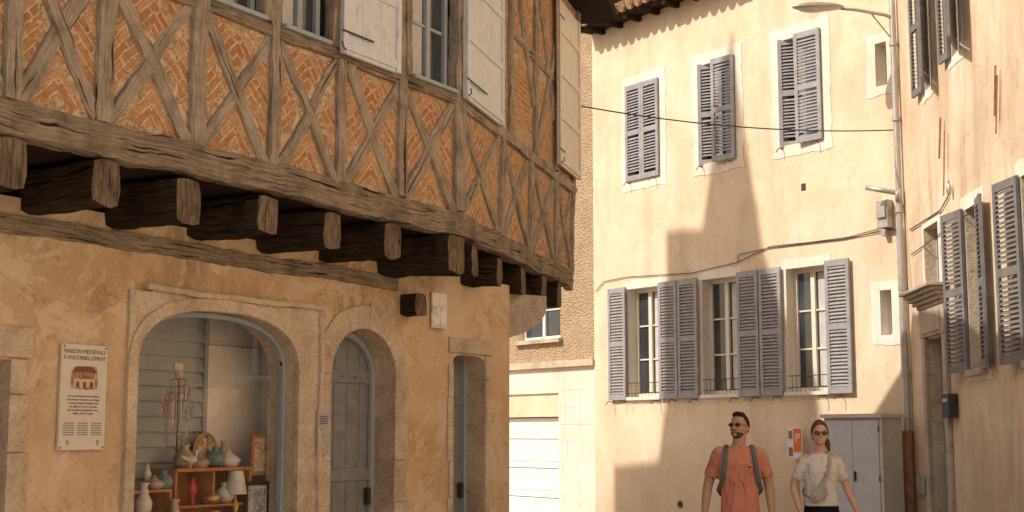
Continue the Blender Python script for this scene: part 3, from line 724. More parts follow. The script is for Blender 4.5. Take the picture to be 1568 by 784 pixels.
mb=MB(); p=L.W(L.S(430,557,-.1),-.1,L.Z(430,557,-.1)); mb.tube([p,p+nn*.004],.028,0,20); mb.tube([p+nn*.004,p+nn*.006],.018,1,20); mb.make("shop_sticker",['gold','black'],mh)

# ================================================================= TOWNHOUSE (wall 1)
th=empty("townhouse",tuple(T1.W(3,-3,0)))
sEnd=T1.S(909,400)
def T(u,v=500,off=0): return T1.S(u,v,off)
ZL1=T1.Z(1037,430); ZL0=T1.Z(1037,610)
ZU1=T1.Z(985,126); ZU0=T1.Z(985,274)
low=[(963,1009),(1076,1131),(1206,1266)]
up=[(961,1010),(1071,1127),(1195,1261)]
holes=[rect(T(b),T(a),ZL0+.04,ZL1-.04) for a,b in low]+[rect(T(b,200),T(a,200),ZU0+.02,ZU1-.02) for a,b in up]
sm=[(1341,1358,T1.Z(1350,131),T1.Z(1350,65)),(1349,1366,T1.Z(1357,513),T1.Z(1357,444))]
holes+=[rect(T(b,(100 if i==0 else 480)),T(a,(100 if i==0 else 480)),z0,z1) for i,(a,b,z0,z1) in enumerate(sm)]
ZE=T1.Z(905,62)
mb=MB(); sheet_holes(mb,T1,rect(-.0,sEnd,-.05,ZE+.1),holes,0,.2,0,1)
mb.poly([T1.W(sEnd,0,-.05),T1.W(sEnd,-3,-.05),T1.W(sEnd,-3,ZE+.1),T1.W(sEnd,0,ZE+.1)],0)
mb.make("street_wall",['cream','band'],th)
mb=MB(); mb.box(T1,-.0,sEnd-.01,-5,-.35,-.05,ZE+.05,0); mb.make("core",['cream'],th)
mb=MB()
for i,h in enumerate(holes):
    s0,s1=h[0][0],h[1][0]; z0,z1=h[0][1],h[2][1]
    if i<3:
        casement(mb,T1,s0+.0,s1-.0,z0,z1,-.19,0,1,2,3,.06)
        mb.box(T1,s0-.04,s1+.04,-.19,.06,z0-.05,z0-.002,2)
        mb.box(T1,s0+.08,s0+(s1-s0)*.4,-.177,-.174,z0+.08,z1-.08,3)
    elif i<6: mb.box(T1,s0,s1,-.19,-.17,z0,z1,1)
    else: casement(mb,T1,s0,s1,z0,z1,-.19,0,1,1,2,.035)
mb.make("windows",['frame','glass','band','curtain'],th,bevel=.003)
mb=MB()
def sur(w,h,ml,mr,mbm,mt,off0=.001,off=.007,m=0,j=.018):
    s0,s1=h[0][0],h[1][0];z0,z1=h[0][1],h[2][1]
    slab_hole(mb,w,rough_rect(s0-ml,s1+mr,z0-mbm,z1+mt,j),rect(s0-.002,s1+.002,z0-.002,z1+.002),off0,off,m)
for i,h in enumerate(holes):
    if i<3: sur(T1,h,.09,.09,.10,.13)
    elif i<6: sur(T1,h,.15,.15,.17,.17)
    else: sur(T1,h,.15,.15,.13,.13)
mb.make("painted_surrounds",['band'],th)
mb=MB()
for h in holes[:3]:
    s0,s1=h[0][0],h[1][0]; z0=h[0][1]
    for zz in (.22,.06): mb.tube([T1.W(s0,.02,z0+zz),T1.W(s1,.02,z0+zz)],.007,0,6)
    n=9
    for k in range(1,n): s=s0+(s1-s0)*k/n; mb.tube([T1.W(s,.02,z0+.0),T1.W(s,.02,z0+.22)],.003,0,5)
mb.make("window_railings",['iron'],th)
mb=MB()
for a,b in ((932,958),(1009,1037),(1038.5,1068),(1130,1162),(1164,1197),(1266,1303)):
    louvre(mb,T1,T(b,500,.05),T(a,500,.05),ZL0,ZL1,.035,0)
s0,s1=T(1010,200),T(960,200); mid=(s0+s1)/2
louvre(mb,T1,mid+.002,s1,ZU0,ZU1,.01,0); louvre(mb,T1,s0,mid-.002,ZU0,ZU1,.01,0)
for a,b,r1,r2,k in ((1071,1127,28,6,.5),(1195,1261,32,5,.5)):
    s0,s1=T(b,200),T(a,200); wd=(s1-s0)/2
    w1=T1.sub(s1,.015,0); w1=Wall((w1.P.x,w1.P.y),T1.a+180-r1,1); louvre(mb,w1,0,wd,ZU0,ZU1,0,0)
    w2=T1.sub(s0,.015,-r2); louvre(mb,w2,0,wd+.04,ZU0,ZU1,.0,0)
mb.make("louvred_shutters",['shut'],th)
mb=MB()
for u in (940,958,1010,1036,1068,1130,1163,1196,1266,1292):
    s=T(u,620); z=ZL0-.03; mb.tube([T1.W(s,0,z),T1.W(s,.12,z+.01),T1.W(s+.02,.16,z-.05)],.007,0,5)
for u in (965,1004,1077,1120,1200,1255):
    s=T(u,250); z=ZU0-.03; mb.tube([T1.W(s,0,z),T1.W(s,.10,z+.01),T1.W(s+.02,.13,z-.05)],.007,0,5)
mb.make("shutter_hooks",['iron'],th)
mb=MB(); mb.box(T1,T(1234,287),T(1227,287),-.02,.004,T1.Z(1230,292),T1.Z(1230,281),0); p=T1.W(T(1042,772),0,T1.Z(1042,772)); n1=Vector((T1.n.x,T1.n.y,0)); mb.tube([p,p+n1*.02],.05,0,16); mb.make("vents",['iron'],th)
mb=MB()
mb.box(T1,-.5,sEnd+.02,-.3,.34,ZE+.10,ZE+.15,0)
s=-.4
while s<sEnd: mb.box(T1,s,s+.08,.0,.32,ZE+.02,ZE+.098,0); s+=.45
s=-.5
while s<sEnd+.05:
    a=T1.W(s,.44+R(-.02,.02),ZE+.19); b_=T1.W(s,-2.4,ZE+1.2)
    mb.tube([a,b_],.085,1,10); mb.tube([a+Vector((0,0,-.04)),b_+Vector((0,0,-.04))],.06,1,8); s+=.19
mb.hexa([T1.W(-.5,.36,ZE+.155),T1.W(sEnd,.36,ZE+.155),T1.W(sEnd,-2.4,ZE+1.15),T1.W(-.5,-2.4,ZE+1.15),T1.W(-.5,.36,ZE+.17),T1.W(sEnd,.36,ZE+.17),T1.W(sEnd,-2.4,ZE+1.17),T1.W(-.5,-2.4,ZE+1.17)],1)
mb.make("tiled_roof",['woodd','tile'],th)
mb=MB(); mb.box(T1,T(1368,330),T(1351,330),.01,.12,T1.Z(1360,350),T1.Z(1360,307),0)
mb.box(T1,T(1366,330),T(1353,330),.12,.15,T1.Z(1360,335),T1.Z(1360,315),0); mb.box(T1,T(1362,330),T(1355,330),.02,.10,T1.Z(1360,362),T1.Z(1360,352),0)
mb.make("junction_box",['galv'],None,bevel=.006)
def cable(name,pts,r=.008):
    P=[]
    for i in range(len(pts)-1):
        for k in range(6): P.append(pts[i].lerp(pts[i+1],k/6))
    P.append(pts[-1]); mb=MB(); mb.tube(P,r,0,6); mb.make(name,['iron'],None,smooth=True)
def tw(u,v,o=.02): s,z=T1.sv(u,v,o); return T1.W(s,o,z)
ea=J2.W(sE+.04,.05,J2.Z(888,170)); eb=tw(1370,199,.1); cpts=[]
for i in range(13):
    t=i/12; q=ea.lerp(eb,t); q.z-=.22*4*t*(1-t)*.5; cpts.append(q)
cable("overhead_cable",cpts,.008)
cable("wall_cable",[tw(*q) for q in ((912,446),(925,431),(960,424),(1060,418),(1128,402),(1180,377),(1240,371),(1300,363),(1350,349),(1372,352))],.006)
cable("wall_cable",[tw(*q) for q in ((1130,402),(1130,390),(1180,379),(1290,366),(1352,354))],.006)
# street lamp
sl=empty("street_lamp",tuple(T1.W(T(1388,640,.12),.12,0)))
sp_,_=T1.sv(1386,560,.13); pb_=T1.W(sp_,.13,0); ztop=T1.Z(1374,20,.13)
mb=MB(); mb.tube([pb_+Vector((0,0,.0)),pb_+Vector((0,0,1.55))],.068,1,14); mb.tube([pb_+Vector((0,0,1.55)),pb_+Vector((0,0,1.62))],.075,1,14)
mb.tube([pb_+Vector((0,0,1.62)),pb_+Vector((0,0,4.2))],.050,0,14); mb.tube([pb_+Vector((0,0,4.2)),pb_+Vector((0,0,ztop+.25))],.040,0,14)
for z in (2.3,3.4,4.4,5.6,6.6): mb.tube([pb_+Vector((0,0,z)),pb_+Vector((0,0,z+.05))],.056,0,14); mb.beam(pb_+Vector((0,0,z+.02)),T1.W(sp_,-.01,z+.02),(0,0,.01),Vector((T1.d.x,T1.d.y,0))*.02,0,jit=0)
mb.make("pole",['galv','rust'],sl,smooth=False)
Lw=Wall((pb_.x,pb_.y),-90,-1)
zz=ztop; ln=(1383-1300)/2100*17.4
mb=MB(); mb.tube([Lw.W(-.03,.0,zz-.06),Lw.W(.1,.02,zz-.01),Lw.W(ln*.7,.10,zz+.03),Lw.W(ln+.05,.15,zz+.04)],[.026,.024,.022,.02],0,10)
mb.tube([Lw.W(.0,.0,zz-.35),Lw.W(.28,.03,zz+.0)],.010,0,8)
mb.make("arm",['galv'],sl,smooth=True)
mb=MB(); c0=Lw.W(ln+.32,.17,zz+.05); mb.ell(c0,(.34,.11,.055),0,nu=24,nv=12); mb.ell(c0+Vector((-.06,0,-.03)),(.20,.085,.045),1,nu=20,nv=10); mb.make("luminaire",['galv','ceramw'],sl,smooth=True)
mb=MB(); p0=tw(1326,287,.35); p1=tw(1376,296,.16); mb.tube([p0,p1],[.036,.03],0,14); mb.tube([p1+Vector((0,0,.06)),p1-Vector((0,0,.10))],.045,0,14); mb.make("wall_bracket_tube",['galv'],None,smooth=True)  # plain grey bracket tube on the wall, not a lamp
# parking sign
ps_=empty("parking_sign",tuple(T1.W(T(1217,680,.4),.4,1.4)))
mb=MB(); o=.12; a,b_=T(1229,680,o),T(1207,680,o); z0,z1=T1.Z(1218,702,o),T1.Z(1218,654,o)
mb.box(T1,a,b_,o,o+.012,z0,z1,0); mb.box(T1,a+.01,a+(b_-a)*.58,o+.012,o+.015,z0+(z1-z0)*.2,z1-.02,1)
mb.box(T1,a+(b_-a)*.64,b_-.02,o+.012,o+.015,z0+.03,z0+.15,2); mb.box(T1,a+(b_-a)*.66,b_-.02,o+.012,o+.015,z1-.16,z1-.05,2)
mb.tube([T1.W((a+b_)/2,o-.03,0),T1.W((a+b_)/2,o-.03,z1)],.022,3,12)
mb.make("plate",['signw','orange','ink','galv'],ps_)
textobj("P",T1,a+(b_-a)*.30,o+.016,z0+(z1-z0)*.52,.17,'signw',ps_,"letter_p")
# utility cabinet
uc=empty("utility_cabinet",tuple(T1.W(.6,.7,0)))
Kw=T1; ok=.75
k0=Kw.S(1349,700,ok); k1=Kw.S(1264,700,ok); zt=Kw.Z(1300,640,ok)
mb=MB(); mb.box(Kw,k0,k1,ok-.42,ok-.03,.1,zt,1); 
mid=(k0+k1)/2
mb.box(Kw,k0+.03,mid-.004,ok-.03,ok,.18,zt-.03,0); mb.box(Kw,mid+.004,k1-.03,ok-.03,ok,.18,zt-.03,0)
mb.box(Kw,k0-.02,k0+.026,ok-.03,ok-.01,.1,zt,1); mb.box(Kw,k1-.026,k1+.02,ok-.03,ok-.01,.1,zt,1)
mb.box(Kw,k0-.05,k1+.05,ok-.46,ok+.03,zt+.002,zt+.05,1); mb.box(Kw,k0-.03,k1+.03,ok-.44,ok+.01,0,.1,1)
mb.box(Kw,mid-.05,mid-.025,ok,ok+.02,1.0,1.12,2)
for z in (.4,1.0,1.6): mb.box(Kw,k0+.02,k0+.032,ok,ok+.01,z,z+.08,2); mb.box(Kw,k1-.032,k1-.02,ok,ok+.01,z,z+.08,2)
for z in range(6): mb.box(Kw,k0+.1,mid-.1,ok,ok+.004,.3+z*.03,.312+z*.03,2)
mb.make("cabinet_body",['cab','cabs','iron'],uc,bevel=.005)
# ================================================================= ROUGHCAST HOUSE with garage
rh=empty("roughcast_house",tuple(T1.W(9,-2,0)))
X1=Wall((T1.W(0,-.06,0).x,T1.W(0,-.06,0).y),T1.a,-1)
zb=X1.Z(880,556); r0=sEnd+.002; r1_=sEnd+9
gz1=X1.Z(820,603); g0=X1.S(857,700); g1=g0+2.6
w0=X1.S(858,500); w1=w0+1.2; wz0=X1.Z(830,520); wz1=wz0+1.5
mb=MB(); sheet_holes(mb,X1,rect(r0,r1_,zb,ZE+.6),[rect(w0,w1,wz0,wz1)],0,.2,0,1)
sheet_holes(mb,X1,rect(r0,r1_,-.05,zb),[rect(g0,g1,-.02,gz1)],.02,.22,1,1)
mb.box(X1,r0,r1_,-5,-.3,-.05,ZE+.5,0)
mb.make("wall",['rough','pale'],rh)
mb=MB(); mb.box(X1,r0,r1_,.0,.10,zb-.06,zb+.05,0); mb.box(X1,w0-.06,w1+.06,-.15,.09,wz0-.07,wz0-.002,0)
z=0
while z<zb-.3:
    s=r0+.002; 
    while s<g0-.1: 
        e=min(s+R(.35,.5),g0-.004); mb.box(X1,s,e-.004,.021,.025,z,z+.286,1); s=e
    z+=.29
mb.box(X1,g0,g1,-.1,-.02,gz1-.40,gz1,2)
mb.make("ledge_and_stonework",['stone','pale','cream'],rh,bevel=.002)
mb=MB(); z=0
while z<gz1-.42:
    h=min(.5,gz1-.405-z); mb.box(X1,g0,g1,-.15,-.11,z,z+h-.012,0)
    mb.box(X1,g0+.1,g1-.1,-.11,-.10,z+.12,z+.14,0); z+=.5
mb.box(X1,g0,g0+.05,-.12,-.08,0,gz1-.42,0)
casement(mb,X1,w0,w1,wz0,wz1,-.16,0,1,2,3,.06)
mb.make("garage_door",['signw','glass'],rh,bevel=.004)
mb=MB(); s=r0
while s<r1_: mb.tube([X1.W(s,.4,ZE+.62),X1.W(s,-2.4,ZE+1.6)],.085,0,8); s+=.19
mb.hexa([X1.W(r0,.36,ZE+.55),X1.W(r1_,.36,ZE+.55),X1.W(r1_,-2.4,ZE+1.55),X1.W(r0,-2.4,ZE+1.55),X1.W(r0,.36,ZE+.6),X1.W(r1_,.36,ZE+.6),X1.W(r1_,-2.4,ZE+1.6),X1.W(r0,-2.4,ZE+1.6)],0)
mb.make("tiled_roof",['tile'],rh)
# ================================================================= RIGHT HOUSE (wall 2)
rhse=empty("townhouse",tuple(T2.W(-4,-3,0)))
def V(u,v=450,o=0): return T2.S(u,v,o)
f0=-9.0
wa=rect(V(1506,450),V(1483,450),T2.Z(1490,566),T2.Z(1490,315))
wc=rect(V(1438,390),V(1416,390),T2.Z(1425,440),T2.Z(1425,345))
wb_=rect(V(1610,450),V(1572,450),wa[0][1],wa[2][1])
dr=rect(V(1453,650),V(1426,650),-.02,T2.Z(1440,515))
ua=rect(V(1424,60),V(1414,60),T2.Z(1417,140),T2.Z(1417,140)+1.7)
ub=rect(V(1468,40),V(1456,40),T2.Z(1460,86),T2.Z(1460,86)+1.7)
hs=[wa,wc,wb_,dr,ua,ub]
mb=MB(); sheet_holes(mb,T2,rect(f0,-.002,-.05,10.5),hs,0,.2,0,1)
mb.box(T2,f0,1.0,-5,-.3,-.05,10.4,0)
mb.make("street_wall",['cream2','stone'],rhse)
mb=MB()
for h in (wa,wc,wb_,ua,ub): casement(mb,T2,h[0][0],h[1][0],h[0][1],h[2][1],-.18,0,1,2,3,.05)
for h in (wa,wb_): mb.box(T2,h[0][0]-.05,h[1][0]+.05,-.19,.07,h[0][1]-.07,h[0][1]-.002,2)
mb.make("windows",['bluegrey','glass','stone2'],rhse,bevel=.003)
mb=MB()
for h in (wa,wb_,ua,ub): sur(T2,h,.16,.16,.12,.16,j=.015)
sur(T2,wc,.09,.09,.05,.09)
mb.make("painted_surrounds",['band'],rhse)
mb=MB(); d0,d1=dr[0][0],dr[1][0]; dz=dr[2][1]
mb.box(T2,d0-.16,d0-.002,.002,.05,0,dz+.02,0); mb.box(T2,d1+.002,d1+.16,.002,.05,0,dz+.02,0)
mb.box(T2,d0-.16,d1+.16,.002,.06,dz+.022,dz+.36,0)
mb.box(T2,d0-.02,d1+.02,.06,.075,dz+.06,dz+.30,0)
for i in range(5): mb.box(T2,d0-.18-.03*i,d1+.18+.03*i,.002,.08+.045*i,dz+.362+.045*i,dz+.362+.045*(i+1)-.003,0)
mb.box(T2,d0,d1,-.18,-.14,0,dz,1)
for z in (.25,.95,1.6):
    mb.box(T2,d0+.08,d1-.08,-.14,-.125,z,z+.55,1)
mb.make("doorway",['stone2','doorg'],rhse,bevel=.008)
mb=MB()
za,zb2=wa[0][1]-.02,wa[2][1]+.02
def leaf(mb,w,hinge_s,outw,ang,z0,z1,wd=.5,m=0):
    ww=w.sub(hinge_s,.02,0)
    if outw>0: ww=Wall((ww.P.x,ww.P.y),w.a-ang,-1); louvre(mb,ww,0,wd,z0,z1,0,m)
    else: ww=Wall((ww.P.x,ww.P.y),w.a+ang,-1); louvre(mb,ww,-wd,0,z0,z1,0,m)
leaf(mb,T2,wa[1][0],1,9,za,zb2,.52,0); leaf(mb,T2,wa[0][0],-1,10,za,zb2,.42,0)
leaf(mb,T2,wb_[1][0],1,8,za,zb2,.52,0); leaf(mb,T2,wb_[0][0],-1,10,za,zb2,.5,0)
leaf(mb,T2,ua[1][0],1,5,ua[0][1],ua[2][1],.36,0); leaf(mb,T2,ua[0][0],-1,25,ua[0][1],ua[2][1],.42,0)
leaf(mb,T2,ub[1][0],1,5,ub[0][1],ub[2][1],.3,0); leaf(mb,T2,ub[0][0],-1,22,ub[0][1],ub[2][1],.6,0)
mb.make("louvred_shutters",['shutd'],rhse)
def t2(u,v,o=.02): s,z=T2.sv(u,v,o); return T2.W(s,o,z)
mb=MB(); mb.tube([t2(1524,100,.05),t2(1523,178,.05)],.012,0,8); mb.tube([t2(1527,115,.04),t2(1525,205,.04)],.008,0,8)
mb.tube([t2(1440,180,.05),t2(1438,243,.05)],.012,0,8); mb.tube([t2(1446,200,.05),t2(1445,300,.05)],.008,0,8)
mb.make("wall_tie_irons",['rust'],rhse)
mb=MB(); mb.box(T2,V(1461,620,.05),V(1450,620,.05),.01,.11,T2.Z(1455,640),T2.Z(1455,604),0); mb.box(T2,V(1459,620,.05),V(1452,620,.05),.11,.115,T2.Z(1455,616),T2.Z(1455,611),1); mb.make("letter_box",['iron','galv'],None,bevel=.006)
mb=MB(); mb.box(T2,V(1412,740,.05),V(1403,740,.05),.01,.05,T2.Z(1408,755),T2.Z(1408,728),0); mb.make("meter_box",['galv'],None,bevel=.006)
cable("facade_cable",[t2(*q) for q in ((1393,352),(1412,340),(1440,322),(1452,300),(1454,285))],.008)
mb=MB(); p=t2(1453,290,.05); mb.ell(p,(.03,.03,.07),0); mb.tube([p+Vector((0,0,.07)),p+Vector((0,0,.12))],.01,0); mb.make("cable_insulator",['galv'],None,smooth=True)
cable("facade_cable",[t2(*q) for q in ((1395,390),(1430,365),(1470,335),(1500,318))],.006)
mb=MB(); mb.box(T2,f0,-.1,-.3,.5,10.45,10.55,0); mb.hexa([T2.W(f0,.55,10.56),T2.W(0.4,.55,10.56),T2.W(0.4,-4,12),T2.W(f0,-4,12),T2.W(f0,.55,10.6),T2.W(0.4,.55,10.6),T2.W(0.4,-4,12.05),T2.W(f0,-4,12.05)],1); mb.make("roof",['woodd','tile'],rhse)

# ================================================================= SUN + added unseen block, its outline cut to throw the wall shadow
SH=Vector((-.95,-.30)).normalized(); EL=math.radians(42)
poly=[(1122,42),(1127,100),(1148,250),(1170,390),(1255,620),(1262,780)]
polyl=[(945,790),(940,714),(1008,706),(1028,560),(1046,450),(1020,353),(1075,350)]
Dp=3.4
def back(u,v,zforce=None):
    s,z=T1.sv(u,v); P=T1.W(s,0,z); t=Dp-(P.x*SH.x+P.y*SH.y)
    return Vector((P.x+SH.x*t,P.y+SH.y*t,P.z+t*math.tan(EL)))
pts=[back(*q) for q in poly]; ptl=[back(*q) for q in polyl]
loop=pts+[Vector((pts[-1].x,pts[-1].y,0)),Vector((ptl[0].x,ptl[0].y,0))]+ptl
mb=MB(); ax=Vector((-SH.y,SH.x)); sh3=Vector((SH.x,SH.y,0))
tris=tessellate_polygon([[Vector((p.x*ax.x+p.y*ax.y,p.z,0)) for p in loop]])
for th_ in (0,2.5):
    k=len(mb.v); mb.v+=[tuple(p+sh3*th_) for p in loop]
    for t in tris: mb.face([k+i for i in t],0)
for i in range(len(loop)):
    a=loop[i];b_=loop[(i+1)%len(loop)]; mb.poly([a,b_,b_+sh3*2.5,a+sh3*2.5],0)
mb.make("shadow_caster_block",['ochre'],None)
# ================================================================= GROUND
mb=MB(); mb.poly([(-250,-200,-.02),(250,-200,-.02),(250,300,-.02),(-250,300,-.02)],0); mb.make("ground",['earth'])
mb=MB(); mb.poly([(-14,-12,-.008),(14,-12,-.008),(14,30,-.008),(-14,30,-.008)],0); mb.make("paved_street",['pave'])
mb=MB(); mb.box(T2,-9,.0,.001,.9,-.01,.12,0); mb.box(T1,-.0,sEnd,.001,.28,-.01,.12,0); mb.make("kerb",['stone2'],bevel=.01)
mb=MB(); mb.box(T2,-22,-9.02,-6,-.02,-.05,9,0); mb.make("distant_house",['cream2'])

# ================================================================= PEOPLE
def skinm(name,c):
    m,nt,b=newmat(name,0.5,0.4); v=coord(nt)
    base(nt,b,ramp(nt,noise(nt,v,14,3,0.5),[(0.3,tuple(x*.88 for x in c)),(0.7,c)])); return m
def fabric(name,c,stripe=None,per=.022):
    m,nt,b=newmat(name,0.92,0.1); v=coord(nt)
    col=ramp(nt,noise(nt,v,6,3,0.6),[(0.3,tuple(x*.85 for x in c)),(0.7,c)])
    if stripe:
        s=N(nt,"ShaderNodeSeparateXYZ"); nt.links.new(v,s.inputs[0])
        zz=mth(nt,"ADD",s.outputs[2],mth(nt,"MULTIPLY",noise(nt,v,5,3,.5),.04))
        w=mth(nt,"FRACT",mth(nt,"MULTIPLY",zz,1/per)); col=mix(nt,ramp(nt,w,[(0.62,0.0),(0.68,1.0)]),col,stripe)
    base(nt,b,col); bump(nt,b,noise(nt,coord(nt,scale=(1,1,.45)),11,3,.5,.6),1.0,.06); return m
M['skin1']=skinm("skin_tanned",(0.54,0.32,0.205)); M['skin2']=skinm("skin_fair",(0.62,0.39,0.27))
M['hair1']=fabric("dark_hair",(0.05,0.032,0.022)); M['hair2']=fabric("auburn_hair",(0.16,0.08,0.042))
M['beard']=fabric("beard",(0.13,0.075,0.047)); M['lip']=skinm("lips",(0.45,0.18,0.13)); M['teeth']=painted("teeth",(0.75,0.72,0.66),.3,.03)
M['coral']=fabric("coral_cotton",(0.66,0.27,0.185)); M['strip']=fabric("striped_cotton",(0.78,0.74,0.70),(0.58,0.53,0.50),.019)
M['navy']=fabric("navy_shorts",(0.04,0.05,0.07)); M['blk']=fabric("black_trousers",(0.012,0.012,0.014))
M['strap']=fabric("grey_webbing",(0.16,0.17,0.18)); M['bag']=fabric("grey_nylon",(0.42,0.38,0.34)); M['lens']=painted("sunglass_lens",(0.015,0.012,0.01),.08,.1,0,.8)
M['shoe']=painted("shoe_leather",(0.45,0.42,0.38),.7,.1)
def cr(pts,n=5):
    P=[Vector(p) for p in pts]; out=[]
    for i in range(len(P)-1):
        p0=P[max(i-1,0)];p1=P[i];p2=P[i+1];p3=P[min(i+2,len(P)-1)]
        for k in range(n):
            t=k/n; out.append(.5*((2*p1)+(p2-p0)*t+(2*p0-5*p1+4*p2-p3)*t*t+(3*p1-p0-3*p2+p3)*t**3))
    out.append(P[-1]); return out
def limb(mb,pts,rad,m=0,seg=14,n=5):
    d=cr([tuple(p) for p in pts],n); r=[x.x for x in cr([(q,0,0) for q in rad],n)]; mb.tube(d,r,m,seg)
def loftz(mb,rings,m=0,seg=28,p=2.3):
    rr=[]
    for i in range(len(rings)-1):
        for k in range(4): 
            t=k/4; rr.append([a*(1-t)+b*t for a,b in zip(rings[i],rings[i+1])])
    rr.append(rings[-1]); k0=len(mb.v)
    for cx,cy,z,rx,ry in rr:
        for j in range(seg):
            t=2*math.pi*j/seg; c,s=math.cos(t),math.sin(t)
            mb.v.append((cx+rx*math.copysign(abs(c)**(2/p),c),cy+ry*math.copysign(abs(s)**(2/p),s),z))
    for i in range(len(rr)-1):
        for j in range(seg): a=k0+i*seg+j;c=k0+i*seg+(j+1)%seg; mb.face([a,c,c+seg,a+seg],m)
    mb.face(list(range(k0+seg-1,k0-1,-1)),m); mb.face(list(range(k0+(len(rr)-1)*seg,k0+len(rr)*seg)),m)
def remesh(o,vs,sm=4):
    r=o.modifiers.new("remesh","REMESH"); r.mode='VOXEL'; r.voxel_size=vs; r.use_smooth_shade=True
    s=o.modifiers.new("smooth","SMOOTH"); s.factor=.5; s.iterations=sm
def hand(mb,W,side,k=1.0):
    W=Vector(W)
    mb.ell(W+Vector((0,-.005,-.045))*k,(.016*k,.040*k,.050*k),0)
    for y,l,b in ((-.030,.068,.3),(-.010,.078,.35),(.010,.073,.4),(.028,.058,.5)):
        p=W+Vector((0,y-.005,-.085))*k; q=-side
        mb.tube([p+Vector((0,0,.03)),p,p+Vector((q*.006,-.004,-l*.45))*k,p+Vector((q*.020,-.006,-l*.78))*k,p+Vector((q*.036,-.006,-l))*k],[.009*k,.0092*k,.0088*k,.008*k,.0065*k],0,8)
    p=W+Vector((0,-.032,-.03))*k
    mb.tube([p,p+Vector((-side*.010,-.022,-.025))*k,p+Vector((-side*.016,-.030,-.055))*k,p+Vector((-side*.018,-.028,-.078))*k],[.013*k,.012*k,.010*k,.008*k],0,8)
def person(name,X,Y,rot,ht,female,arms,headyaw,headpitch,mats):
    k=ht/1.78; e=empty(name,(X,Y,0)); T_=Matrix.Translation((X,Y,0))@Matrix.Rotation(math.radians(rot),4,'Z')@Matrix.Scale(k,4)
    def fin(mb,nm,ms,vs=None,sm=4,smooth=True):
        mb.xform(T_); o=mb.make(nm,ms,e,smooth=smooth)
        if vs: remesh(o,vs,sm)
        return o
    sw=.172 if female else .200
    piv=Vector((0,-.012,1.56))
    H=Matrix.Translation(piv)@Matrix.Rotation(math.radians(headyaw),4,'Z')@Matrix.Rotation(math.radians(-headpitch),4,'X')@Matrix.Scale(1.05,4)
    hw=.95 if female else 1.0
    def hp(p): return H@Vector(p)
    b=MB()
    b.ell((0,0,.105),(.074*hw,.095,.108),0,H,24,16); b.ell((0,-.040,.040),(.053*hw,.056,.052 if not female else .047),0,H,18,12)
    b.ell((0,-.074,.012),(.024,.022,.018),0,H); b.ell((0,-.105,.070),(.012,.019,.020),0,H); b.ell((0,-.092,.100),(.009,.012,.026),0,H)
    for s in (-1,1):
        b.ell((s*.077*hw,.004,.082),(.010,.019,.031),0,H); b.ell((s*.036,-.068,.062),(.022,.02,.018),0,H)
        b.ell((s*.030,-.085,.118),(.022,.010,.007),0,H)
    b.tube([(0,.012,1.44),(0,.006,1.50),hp((0,.012,.01)),hp((0,.012,.07))],[.066 if female else .078,.050 if female else .062,.048 if female else .059,.05],0,18)
    loftz(b,[(0,0,.84,.15,.10),(0,0,.95,.155,.105),(0,0,1.08,.13,.09),(0,0,1.22,.15,.10),(0,0,1.36,sw-.03,.09),(0,.005,1.43,sw-.03,.075),(0,.008,1.465,.09,.055)],0)
    for s,(el,wr) in zip((-1,1),arms):
        sh=(s*(sw-.01),.005,1.415); a=.9 if female else 1.12
        limb(b,[(s*.12,.005,1.42),sh,((sh[0]+el[0])/2+s*.005,(sh[1]+el[1])/2,(sh[2]+el[2])/2),el,((wr[0]*.6+el[0]*.4),(wr[1]*.6+el[1]*.4),(wr[2]*.6+el[2]*.4)),wr],[.045*a,.054*a,.048*a,.041*a,.036*a,.027*a])
        hand(b,(wr[0],wr[1],wr[2]+.01),s,.92 if female else 1.0)
    for s,yk in ((-1,-.10),(1,.06)):
        limb(b,[(s*.085,0,.92),(s*.095,yk*.5,.70),(s*.10,yk,.49),(s*.10,yk*1.1+.04,.28),(s*.10,yk*1.2+.05,.09)],[.085,.075,.054,.052,.036])
        b.ell((s*.105,yk*1.2-.02,.045),(.042,.115,.042),0)
    fin(b,"body",[mats['skin']],.0068,4)
    b=MB()
    if female:
        loftz(b,[(0,0,.985,.168,.118),(0,0,1.04,.166,.118),(0,0,1.12,.150,.108),(0,-.004,1.22,.160,.120),(0,-.010,1.31,.168,.128),(0,0,1.38,.172,.105),(0,.005,1.43,.150,.085),(0,.008,1.475,.082,.064)],0)
    else:
        loftz(b,[(0,0,.83,.182,.125),(0,0,.95,.174,.122),(0,0,1.06,.170,.116),(0,-.003,1.2,.186,.124),(0,-.006,1.32,.200,.128),(0,0,1.40,.200,.112),(0,.005,1.45,.158,.09),(0,.008,1.49,.080,.068)],0)
    for s,(el,wr) in zip((-1,1),arms):
        sh=Vector((s*(sw-.015),.005,1.412)); ev=Vector(el); end=sh.lerp(ev,.74 if not female else .70)
        a=.86 if female else 1.03
        b.tube([(s*.10,.005,1.41),tuple(sh),tuple(sh.lerp(ev,.4)),tuple(end)],[.055*a,.066*a,.066*a,.068*a],0,16)
    fin(b,"t_shirt",[mats['shirt']],.0085,4)
    b=MB()
    loftz(b,[(0,0,.78,.165,.115),(0,0,.88,.172,.12),(0,0,.97,.162,.114),(0,0,1.045 if female else .98,.150,.106)],0)
    for s,yk in ((-1,-.10),(1,.06)):
        if female: limb(b,[(s*.08,0,.86),(s*.095,yk*.5,.70),(s*.10,yk,.49),(s*.10,yk*1.1+.04,.28),(s*.10,yk*1.2+.05,.12)],[.095,.088,.066,.062,.055])
        else: limb(b,[(s*.08,0,.86),(s*.095,yk*.5,.70),(s*.10,yk,.47)],[.10,.098,.085])
    fin(b,"trousers" if female else "shorts",[mats['low']],.010,4)
    b=MB()
